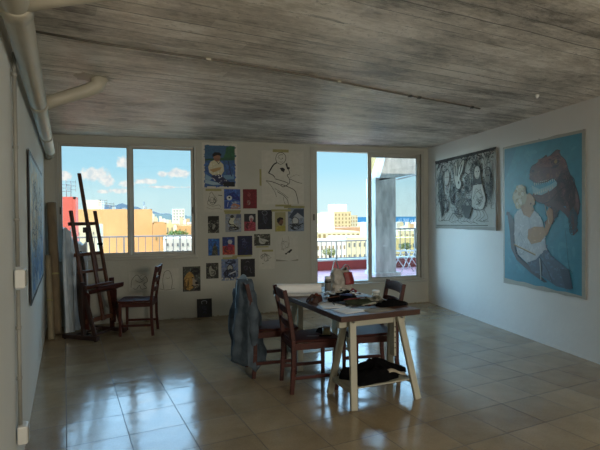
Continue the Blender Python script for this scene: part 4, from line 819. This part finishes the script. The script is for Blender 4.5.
# ---------------------------------------------------------------- things leaning in the left corner
def leaner(name,label,cat,p,q,r0,r1,m,wob=0,seed=0,end=None):
    t=thing(name,label,cat,(0,0,0)); p=Vector(p);q=Vector(q); n=12; pts=[];rs=[]; r=random.Random(seed)
    for i in range(n+1): pts.append(p.lerp(q,i/n)+Vector((wob*math.sin(i*1.1+seed),wob*math.cos(i*.9),0))); rs.append((r0+(r1-r0)*i/n)*(1+.04*r.uniform(-1,1)))
    b=MB(); b.tube(pts,rs,18); b.build('roll_body',m,t)
    d=(q-p).normalized(); b=MB(); b.tube([q,q+d*.004],[r1*.97,r1*.97],18); b.tube([q+d*.004,q+d*.006],[r1*.55,r1*.5],14); b.build('rolled_end',end or KRAFTD,t)
    b=MB(); k=p.lerp(q,.45); b.tube([k-d*.012,k+d*.012],(r0+r1)/2*1.06,18); b.build('tie',TAPE,t)
    return t
leaner('canvas_roll','tall brown canvas roll leaning in the corner by the left wall','canvas roll',(-1.235,6.93,.005),(-1.325,7.24,1.72),.062,.060,KRAFT,0,1)
leaner('cardboard_tube','thin dark cardboard tube leaning against the left wall before the canvas roll','tube',(-1.24,6.62,.005),(-1.345,7.05,1.02),.036,.036,mat('tan_tube','#8c8168',.8,.1,5),0,2)
# plastic wrapped canvases
wr=thing('wrapped_canvases','upright stack of canvases wrapped in pale plastic behind the easel','canvases',(0,0,0))
def wrapf(cx,cy,w,d,h,lean_,m,seed,name,rz=.3):
    def f(u,v):
        a=2*PI*u; ca,sa=math.cos(a),math.sin(a); k=1/max(abs(ca),abs(sa))**.85; g_=1+.05*math.sin(9*a+5*v+seed)+.03*math.sin(17*a+9*v)
        taper=1-.25*max(0,v-.75)*3; x=w*ca*k*g_*taper; y=d*sa*k*g_*taper
        return (cx+x*math.cos(rz)-y*math.sin(rz)+lean_*v,cy+x*math.sin(rz)+y*math.cos(rz)+.10*v,.003+h*v+.03*math.sin(3*a+seed)*v**4)
    b=MB(); b.grid(f,60,26); n=60; b.add([f(i/60,1) for i in range(60)],[tuple(range(60))]); b.build(name,m,wr)
wrapf(-1.098,7.06,.060,.10,1.36,-.03,WRAP,1,'wrapped_panel',.15); wrapf(-.965,7.17,.085,.035,1.16,-.01,mat('milky_wrap','#dfe8f0',.35,.1,6,bump=.6,bscale=9),3,'wrapped_panel',.5); wrapf(-1.04,7.13,.05,.05,1.24,-.02,mat('blue_wrap','#cfdfee',.35,.1,6,bump=.6,bscale=9),5,'plastic_sheet',.2)
# curved brown board behind easel
ov=thing('curved_board','brown rounded board leaning behind the easel','board',(0,0,0))
b=MB(); P_=[(.26*math.cos(2*PI*i/40),.52*math.sin(2*PI*i/40)) for i in range(40)]; b.prism(P_,(-.93,6.98,.545),(.25,-.42,0),(-.03,.10,.99),(.012,.006,0)); b.build('board_face',KRAFTD,ov,bevel=.002)
b=MB(); pts=[Vector((-.93,6.98,.545))+Vector((.25,-.42,0))*(.265*math.cos(2*PI*i/40))+Vector((-.03,.10,.99))*(.525*math.sin(2*PI*i/40)) for i in range(41)]; b.tube(pts,.012,8,False); b.build('rim',EASELD,ov)
heap('dark_bundle','dark crumpled cloth on the floor under the easel','cloth',(-.90,6.72,.0),.10,.08,.03,BLACKF,41)

# ---------------------------------------------------------------- terrace
TZF=.375
b=MB(); b.box((2.5,8.70,TZF-.1),(15,2.1,.2)); structure(b.build('trim_3',TERR),'pink tiled terrace floor outside')
b=MB(); b.box((2.5,9.66,(TZF+.57)/2-.05),(15,.18,.57-TZF+.1)); structure(b.build('trim_4',TERRD),'low red parapet at the terrace edge')
b=MB(); b.box((2.5,9.66,.585),(15,.22,.03)); structure(b.build('trim_5',mat('white_coping','#dcd8cc',.7)),'white coping on the parapet')
b=MB(); b.box((2.5,8.7,-9.2),(15,2.2,18.6)); b.box((2.5,3.5,3.2),(16,8.6,.4)); 
def railing(x0,x1,z0,z1,Y,step,label,w=.014,kneel=False):
    t=thing('railing',label,'railing',(0,0,0),0,'grey railings on the terrace')
    b=MB(); b.box(((x0+x1)/2,Y,z1),(x1-x0,.04,.03)); b.build('top_rail',RAIL,t,bevel=.004)
    b=MB(); b.box(((x0+x1)/2,Y,z0),(x1-x0,.03,.02)); b.build('bottom_rail',RAIL,t)
    n=int((x1-x0)/step); me=None
    for i in range(n+1):
        x=x0+.01+i*(x1-x0-.02)/n
        if me is None: b=MB(); b.box((0,0,0),(w,w,z1-z0)); o=b.build('baluster',RAIL,t); me=o
        else: o=me.copy(); COL.objects.link(o)
        o.location=(x,Y,(z0+z1)/2)
    for i in range(0,n+1,8):
        x=x0+.01+i*(x1-x0-.02)/n; b=MB(); b.box((x,Y,(z1+.59)/2),(.03,.03,z1-.59)); b.build('post',RAIL,t)
    return t
railing(-2.6,1.9,.68,1.165,9.62,.128,'grey terrace railing seen through the left window')
railing(1.9,4.55,.62,.985,9.66,.112,'low pale railing seen through the open terrace door')
railing(4.62,7.6,.66,1.225,9.62,.12,'grey railing on the terrace right of the concrete column')
# concrete column, beam and slatted sunshade
cl=thing('concrete_column','rough grey concrete column standing on the terrace','column',(4.19,8.44,TZF))
b=MB(); b.box((0,0,.93),(.425,.42,1.86)); b.build('shaft',CONC,cl,bevel=.01)
b=MB(); b.box((.03,0,.035),(.53,.50,.07)); b.build('plinth',CONC,cl,bevel=.01)
B1((-.02,-.2125,.575),(.09,.004,.03),'white_tape',PLASTW,cl)
bm=thing('concrete_beam','grey board marked concrete beam on top of the terrace column','beam',(0,0,0))
b=MB(); p0=at(377,181,8.3); p1=at(432,172,8.3); p2=at(384,157,8.3)
b.prism([(p0.x,p0.z),(p1.x+.5,p1.z+.10),(p1.x+.5,3.4),(p2.x+.30,3.4),(p2.x,p2.z)],(0,8.23,0),(1,0,0),(0,0,1),(0,.42,0)); b.build('beam_body',CONC,bm)
p3=at(397,180.5,8.66); b=MB(); b.bar((p3.x,8.70,p3.z+.02),(p1.x+.6,8.70,p1.z+.15),.06,.03); b.build('painted_sunlit_strip',PLASTW,bm)  # white bar stands in for the sunlit strip under the beam
sh=thing('sunshade','cream slatted sunshade beside the head of the concrete column','sunshade',(0,0,0))
q=[at(371,147,9.2),at(386,147,9.2),at(372.5,206,9.2)]
for i in range(7):
    t=i/7; u=(i+.72)/7
    a0=q[0].lerp(q[1],t); a1=q[0].lerp(q[1],u); c0=q[2]+Vector((0,0,.0)); k0=.0
    c0=q[0].lerp(q[2],1-t*.97); c1=q[0].lerp(q[2],1-u*.97)
    b=MB(); vs=[a0,a1,Vector((a1.x-.01,a1.y,c1.z)),Vector((a0.x-.01,a0.y,c0.z))]
    b.add(vs+[v+Vector((0,.04,0)) for v in vs],[(0,3,2,1),(4,5,6,7),(0,1,5,4),(1,2,6,5),(2,3,7,6),(3,0,4,7)]); b.build('slat',CREAM,sh)
b=MB(); b.bar(q[0]+Vector((0,.05,0)),q[1]+Vector((0,.05,0)),.03,.05); b.bar(q[1]+Vector((0,.05,0)),q[2]+Vector((0,.05,0)),.03,.04); b.build('frame_bar',mat('cream_bar','#cdb98a',.7),sh)
# folded drying rack
rk=thing('drying_rack','white folding drying rack standing on the terrace right of the column','rack',(0,0,0))
for i,(a,c) in enumerate((((4.78,8.72),(5.06,8.84)),((5.06,8.72),(4.80,8.84)),((5.14,8.78),(5.42,8.90)),((5.42,8.78),(5.16,8.90)))):
    for dy in(0,.35):
        b=MB(); b.tube([(a[0],a[1]+dy,TZF+.005),(c[0],c[1]+dy,TZF+.42)],.009,8); b.build('leg',PLASTW,rk)
for x in(4.80,5.10,5.40):
    b=MB(); b.tube([(x,8.80,TZF+.41),(x,9.22,TZF+.41)],.008,8); b.build('rail',PLASTW,rk)
for k in range(6): b=MB(); b.tube([(4.79,8.84+.06*k,TZF+.41),(5.42,8.84+.06*k,TZF+.41)],.004,6); b.build('wire',PLASTW,rk)

# ---------------------------------------------------------------- the city and the sea
GZ=-18
def C(name,c,**k): return mat(name,c,.85,.05,.6,**k)
WIN=mat('far_window_shade','#7d7f7e',.5,.05); WIN2=mat('far_window_brown','#9b8560',.6,.05)
def building(name,label,cat,x0,y0,x1,Y,depth,col,nc=0,nr=0,wm=None,yb=None,group=None,roof=True,ww=.5,wh=.55):
    a=at(x0,y0,Y); c=at(x1,y0,Y); top=(a.z+c.z)/2; w=c.x-a.x; t=thing(name,label,cat,((a.x+c.x)/2,Y+depth/2,GZ),0,group)
    m=C('render_'+col.strip('#'),col) if ('render_'+col.strip('#')) not in bpy.data.materials else bpy.data.materials['render_'+col.strip('#')]
    h=top-GZ; b=MB(); b.box((0,0,h/2),(w,depth,h)); b.build('walls',m,t)
    if roof: b=MB(); e=max(.15,w*.012); ring2(b,w,depth,h,e); b.build('parapet',m,t)
    if nc and nr:
        zb=at((x0+x1)/2,yb,Y).z-GZ; zt=h-(h-zb)*.04; me=None; W_=w/nc*ww; H_=(zt-zb)/nr*wh
        for i in range(nc):
            for j in range(nr):
                if me is None: b=MB(); b.box((0,0,0),(W_,.25,H_)); o=me=b.build('window',wm or WIN,t)
                else: o=me.copy(); COL.objects.link(o)
                o.location=(-w/2+w*(i+.5)/nc,-depth/2,zb+(zt-zb)*(j+.5)/nr)
    return t
def ring2(b,w,d,h,e):
    b.box((0,-d/2+e/2,h+e/2),(w,e,e)); b.box((0,d/2-e/2,h+e/2),(w,e,e)); b.box((-w/2+e/2,0,h+e/2),(e,d,e)); b.box((w/2-e/2,0,h+e/2),(e,d,e))
# left window
sal=building('salmon_building','salmon red rendered building at the left of left window','building',30,199,75.5,35,1.2,'#f0705c')
ten=building('tan_building','big plain tan building behind the railing in the left window','building',72,210.5,152,62,22,'#efba80')
building('tan_annex','lower tan annex stepping down right of the big tan building','building',152.6,224,166.5,60,14,'#e6b176',2,1,WIN2,250,ww=.2,wh=.2)
building('cream_wing','pale cream lower wing in front of the big tan building','building',75,226,97,52,6,'#efe3bf',3,3,WIN,262,ww=.12,wh=.2)
hut=building('roof_hut','white lift hut standing on the tan building roof','hut',84.5,201,101,66,4,'#e8e6de')
building('terracotta_house','orange tan house right of the tan annex','house',177,226.5,200,80,14,'#e0b27c',4,1,WIN2,236,ww=.2)
building('cream_house','cream house between the annex and the orange house','house',165.5,224.5,178.5,96,8,'#e5d3a4',3,1,WIN,236,ww=.25)
building('white_apartment_block','white twin apartment block rising on the skyline of the left window','building',172.5,209,184.5,544,12,'#e8e2d6',4,4,WIN,221,ww=.35,wh=.5)
building('white_facade','white facade with rows of dark openings low in the left window','building',165,240,200,46,8,'#e6e2d4',7,3,WIN,262,ww=.35,wh=.4)
# aerials on the salmon roof
for k,(px,py,hh) in enumerate(((66.5,184,1),(71,181,1),(103,200,2),(110,203,2))):
    a=at(px,199 if k<2 else 210,36 if k<2 else 66); Z=at(px,py,36 if k<2 else 66).z; t=thing('roof_aerial',['leftmost thin aerial on the salmon roof','second thin aerial on the salmon roof','aerial right of the white lift hut','shorter aerial farther right of the lift hut'][k],'aerial',a,0,'aerials on roofs')
    s_=1 if k<2 else 1.6; b=MB(); b.tube([(0,0,-.3),(0,0,Z-a.z)],.025*s_,6); b.build('pole',METAL,t)
    for j in range(3):
        z=(Z-a.z)*(.95-.22*j); b=MB(); b.tube([(-.3*s_,0,z),(.3*s_,0,z)],.016*s_,6)
        b.tube([(-.3*s_,0,z-.12),(-.3*s_,0,z+.12)],.012*s_,5); b.tube([(.3*s_,0,z-.12),(.3*s_,0,z+.12)],.012*s_,5); b.build('crossbar',METAL,t)
# distant rooftops, left
rc=random.Random(11)
cols=['#e6dcc8','#d9c9a6','#efe9df','#cfae86','#c9c2b4']
GL='distant rooftops beyond the left window'
for i in range(34):
    x=rc.uniform(146,192); y=rc.uniform(214,224); Y=rc.uniform(150,520); w=rc.uniform(2.2,6); Y=150+i*11.5
    if y<217: Y=560+i*11.5
    building('distant_house','small pale house among the distant rooftops seen in the left window','house',x-w/2,y,x+w/2,Y,9,cols[i%5],group=GL,roof=False)
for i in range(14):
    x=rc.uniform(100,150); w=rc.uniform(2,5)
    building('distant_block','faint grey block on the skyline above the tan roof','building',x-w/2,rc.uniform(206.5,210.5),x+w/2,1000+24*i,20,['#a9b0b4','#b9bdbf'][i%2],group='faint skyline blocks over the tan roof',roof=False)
# terrace door view
building('beige_apartment_tower','beige apartment tower with white top, tallest in the terrace door','building',334,212,351,150,14,'#d8c49c',5,5,WIN2,232,ww=.35)
building('white_penthouse','white rooftop block crowning the beige apartment tower','building',335.5,204.5,347,166,8,'#efece4')
building('beige_apartment_block','beige apartment block left of the tall tower','building',320,213.5,335,182,14,'#d3c19a',5,4,WIN2,230,ww=.35)
building('grey_apartment_block','grey beige apartment block right of the tall tower','building',350,215.5,357.5,198,7,'#c9bfa6',3,4,WIN2,230,ww=.35)
building('white_blind_building','blank white building low at the left of the open door','building',317,226,334.5,110,14,'#f0ede4')
building('red_roofed_hall','long low hall with a reddish roof in the open door','building',334,228,360,120,14,'#c59a78')
building('arched_building','cream building with a row of tall windows in the open door','building',317,232.5,360,90,14,'#eadfb8',9,1,WIN2,240,ww=.5,wh=.7)
building('lower_white_building','bright white building just beyond the terrace railing','building',316,242,346,60,8,'#efe9dc',8,2,WIN2,262,ww=.3,wh=.4)
building('lower_cream_building','cream building just beyond the railing beside the column','building',346.5,238,372,66,8,'#e6dcb9',5,2,WIN,262,ww=.3,wh=.35)
building('quay_shed','long cream quay shed right of the concrete column','building',398,231,445,120,14,'#e0d3ac',8,1,WIN2,240,ww=.3,wh=.4)
building('yellow_house','yellow house below the quay shed seen through right railing','building',396,239,424,58,7,'#e2cd8c',4,2,WIN,262,ww=.3,wh=.35)
for i in range(40):
    left=i<20; x=rc.uniform(355,368) if left else rc.uniform(398,422); y=rc.uniform(221.5,228); Y=206+i*5.2; w=rc.uniform(1.5,5)
    building('harbour_building','low pale building near the sea','building',x-w/2,y,x+w/2,Y,4.5,cols[i%5],group='low buildings by the sea',roof=False)
for i in range(9):
    p=at(399+i*2.3+rc.uniform(-.5,.5),222,430); b=MB(); b.tube([(0,0,-6),(0,0,rc.uniform(1,4))],.18,6); o=b.build('ship_mast',PLASTW); o.location=p; tag(o,'thin white mast standing against the sea','mast','masts in the harbour')
# trees
def tree(px,py,Y,r,label,seed,col='#7f9a4a'):
    r_=random.Random(seed); p=at(px,py,Y); t=thing('tree',label,'tree',(p.x,p.y,GZ)); h=p.z-GZ
    b=MB(); b.tube([(0,0,0),(0,0,h)],[.3,.12],8); b.build('trunk',EASELD,t)
    b=MB()
    for i in range(420):
        a=r_.uniform(0,2*PI); e=math.asin(r_.uniform(-1,1)); q=r*r_.uniform(.75,1.08)*(1+.18*math.sin(3*a+seed)); c=Vector((q*math.cos(a)*math.cos(e)*1.25,q*math.sin(a)*math.cos(e),h+q*.62*math.sin(e)))
        d=Vector((r_.uniform(-1,1),r_.uniform(-1,1),r_.uniform(-1,1))).normalized()*r*.17; d2=d.cross(Vector((r_.uniform(-1,1),.3,r_.uniform(-1,1)))).normalized()*r*.12
        b.add([c-d,c+d2,c+d,c-d2],[(0,1,2,3)])
    b.build('crown',mat('leaves_'+str(seed),col,.8,.3,3),t)
tree(177,236,56,.92,'rounded green tree before the white facade in the left window',3)
tree(189,241,57.5,.5,'small green tree at the right edge of the left window',4)
tree(330,252,58,.7,'pale green tree top beyond the railing in the open door',5,'#a3a768')
tree(406,246,54,.6,'green tree top beyond the right railing',6,'#8d9a55')
# land, sea, hills
b=MB(); b.add([(-400,20,GZ),(260,20,GZ),(330,700,GZ-1),(900,9000,GZ+2),(-5000,9000,GZ+2)],[(0,1,2,3,4)]); structure(b.build('trim_6',mat('dry_land','#cdbb93',.9,.1,.02)),'land under the city')
b=MB(); b.add([(-6000,-100,GZ-3),(60000,-100,GZ-3),(60000,50000,GZ-3),(-6000,50000,GZ-3)],[(0,1,2,3)]); structure(b.build('trim_7',mat('blue_sea','#3a6478',1,.1,.002,spec=0)),'blue sea')
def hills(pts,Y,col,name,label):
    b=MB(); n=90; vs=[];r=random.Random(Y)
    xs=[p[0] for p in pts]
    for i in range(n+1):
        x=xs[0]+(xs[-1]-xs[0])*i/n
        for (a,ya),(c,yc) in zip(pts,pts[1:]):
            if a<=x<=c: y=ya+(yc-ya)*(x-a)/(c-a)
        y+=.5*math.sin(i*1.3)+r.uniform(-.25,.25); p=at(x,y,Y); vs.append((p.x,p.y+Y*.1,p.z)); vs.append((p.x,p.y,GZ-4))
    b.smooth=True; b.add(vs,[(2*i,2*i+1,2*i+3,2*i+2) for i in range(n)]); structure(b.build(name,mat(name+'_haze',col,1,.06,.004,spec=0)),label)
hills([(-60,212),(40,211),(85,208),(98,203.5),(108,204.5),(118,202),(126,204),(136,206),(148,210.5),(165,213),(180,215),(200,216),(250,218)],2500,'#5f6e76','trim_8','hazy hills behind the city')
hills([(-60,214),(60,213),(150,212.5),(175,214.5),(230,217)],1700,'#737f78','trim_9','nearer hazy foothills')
ma=at(144,205,2200); o=thing('hill_tower','pale mast tower on the ridge left of the window mullion','tower',ma); b=MB(); b.tube([(0,0,-75),(0,0,14)],[4,2.5],6); b.build('tower_shaft',METAL,o)

# ---------------------------------------------------------------- world
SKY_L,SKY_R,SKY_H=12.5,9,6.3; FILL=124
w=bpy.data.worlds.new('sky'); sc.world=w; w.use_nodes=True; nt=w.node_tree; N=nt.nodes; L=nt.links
bgn=N['Background']; tc=N.new('ShaderNodeTexCoord'); sep=N.new('ShaderNodeSeparateXYZ'); L.new(tc.outputs['Generated'],sep.inputs[0])
el=math_n(nt,'MULTIPLY',math_n(nt,'ARCSINE',sep.outputs[2]),180/PI); az=math_n(nt,'MULTIPLY',math_n(nt,'ARCTAN2',sep.outputs[0],sep.outputs[1]),180/PI)
r=N.new('ShaderNodeValToRGB'); e=r.color_ramp.elements
e[0].position=.47; e[0].color=(*hx('#9a8f7a'),1); e[1].position=1; e[1].color=(*hx('#4f86bd'),1)
for p,c in((.485,'#dcfafc'),(.50,'#dcfafc'),(.516,'#d0f6fd'),(.532,'#b4ebff'),(.60,'#9ccdf0'),(.75,'#86b8e6')): k=e.new(p); k.color=(*hx(c),1)
L.new(math_n(nt,'MULTIPLY_ADD',el,1/180,.5),r.inputs[0])
cmb=N.new('ShaderNodeCombineXYZ'); L.new(az,cmb.inputs[0]); L.new(el,cmb.inputs[1])
mask=None
for (ca,ce,wa,we) in ((-6.1,4.9,1.75,1.05),(-4.9,4.35,1.1,.8),(-3.2,6.25,1.1,.75),(2.6,5.2,1.6,.7),(1.0,5.1,.8,.45),(-.6,4.2,1.6,.42),(-2.9,3.9,1.0,.5),(-3.6,3.1,1.5,.38),(-9.0,4.6,1.1,.6),(-5.4,3.0,.9,.3),(1.3,3.6,3,.2),(12,7,3,1),(-14,8,4,1.5),(40,9,5,1.6),(-30,12,7,2.5),(60,14,8,3),(0,17,6,2)):
    s_=N.new('ShaderNodeVectorMath'); s_.operation='SUBTRACT'; L.new(cmb.outputs[0],s_.inputs[0]); s_.inputs[1].default_value=(ca,ce,0)
    m_=N.new('ShaderNodeVectorMath'); m_.operation='MULTIPLY'; L.new(s_.outputs[0],m_.inputs[0]); m_.inputs[1].default_value=(1/wa,1/we,0)
    l_=N.new('ShaderNodeVectorMath'); l_.operation='LENGTH'; L.new(m_.outputs[0],l_.inputs[0])
    v=math_n(nt,'SUBTRACT',1,l_.outputs['Value']); mask=v if mask is None else math_n(nt,'MAXIMUM',mask,v)
cn=N.new('ShaderNodeTexNoise'); cn.inputs['Scale'].default_value=.9; cn.inputs['Detail'].default_value=8; cn.inputs['Roughness'].default_value=.62; L.new(cmb.outputs[0],cn.inputs['Vector'])
cd_=math_n(nt,'ADD',mask,math_n(nt,'MULTIPLY',math_n(nt,'SUBTRACT',cn.outputs['Fac'],.5),2.1))
cr=N.new('ShaderNodeValToRGB'); cr.color_ramp.elements[0].position=.12; cr.color_ramp.elements[0].color=(0,0,0,1); cr.color_ramp.elements[1].position=.5; cr.color_ramp.elements[1].color=(.95,.95,.95,1); L.new(cd_,cr.inputs[0])
cs=N.new('ShaderNodeTexNoise'); cs.inputs['Scale'].default_value=1.6; cs.inputs['Detail'].default_value=5; L.new(cmb.outputs[0],cs.inputs['Vector'])
cc=N.new('ShaderNodeValToRGB'); cc.color_ramp.elements[0].position=.38; cc.color_ramp.elements[0].color=(*hx('#e2ecf0'),1); cc.color_ramp.elements[1].position=.6; cc.color_ramp.elements[1].color=(1.05,1.03,.98,1); L.new(cs.outputs['Fac'],cc.inputs[0])
mx=N.new('ShaderNodeMixRGB'); L.new(cr.outputs[0],mx.inputs[0]); L.new(r.outputs[0],mx.inputs[1]); L.new(cc.outputs[0],mx.inputs[2])
# sky boost added to light the room: brighter high up and to both sides in front of the windows, calmer above the horizon straight ahead
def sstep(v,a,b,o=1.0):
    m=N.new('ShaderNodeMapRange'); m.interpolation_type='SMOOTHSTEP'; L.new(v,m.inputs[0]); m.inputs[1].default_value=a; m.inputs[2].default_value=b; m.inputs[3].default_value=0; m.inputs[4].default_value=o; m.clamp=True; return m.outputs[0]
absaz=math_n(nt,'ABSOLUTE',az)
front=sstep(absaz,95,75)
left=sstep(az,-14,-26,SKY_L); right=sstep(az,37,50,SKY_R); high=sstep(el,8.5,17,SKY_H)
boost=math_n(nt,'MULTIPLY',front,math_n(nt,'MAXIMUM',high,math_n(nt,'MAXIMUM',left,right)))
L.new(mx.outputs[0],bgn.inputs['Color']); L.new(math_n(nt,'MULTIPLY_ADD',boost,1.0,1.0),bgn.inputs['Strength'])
sun=bpy.data.lights.new('sun','SUN'); sun.energy=4.6; sun.angle=R(.6); sun.color=(1,.93,.82); so=bpy.data.objects.new('sun',sun); COL.objects.link(so)
so.rotation_euler=Vector((.45,1.0,-1.15)).to_track_quat('-Z','Y').to_euler(); so.location=(0,-5,10)
def portal(x0,x1,z0,z1,y,dirv):
    l=bpy.data.lights.new('sky_portal','AREA'); l.shape='RECTANGLE'; l.size=x1-x0; l.size_y=z1-z0; l.cycles.is_portal=True
    o=bpy.data.objects.new('sky_portal',l); COL.objects.link(o); o.location=((x0+x1)/2,y,(z0+z1)/2); o.rotation_euler=Vector(dirv).to_track_quat('-Z','Z').to_euler()
portal(WX0,WX1,WZ0,WZ1,D+.27,(0,-1,0)); portal(DX0,DX1,DZ0,DZ1,D+.27,(0,-1,0))
fl=bpy.data.lights.new('fill_light','AREA'); fl.shape='RECTANGLE'; fl.size=1.9; fl.size_y=.9; fl.spread=R(150); fl.energy=FILL; fl.color=(1,.92,.78)  # unseen warm fill added behind the camera to brighten the room
fo=bpy.data.objects.new('fill_light',fl); COL.objects.link(fo); fo.location=(2.66,YN+.12,2.15); fo.rotation_euler=Vector((-.2,1,-.18)).to_track_quat('-Z','Z').to_euler()
sc.view_settings.view_transform='Standard'; sc.view_settings.look='None'; sc.view_settings.exposure=0.0
try:
    sc.cycles.use_denoising=True; sc.cycles.max_bounces=10; sc.cycles.diffuse_bounces=6; sc.cycles.transparent_max_bounces=12; sc.cycles.sample_clamp_indirect=6
except Exception: pass
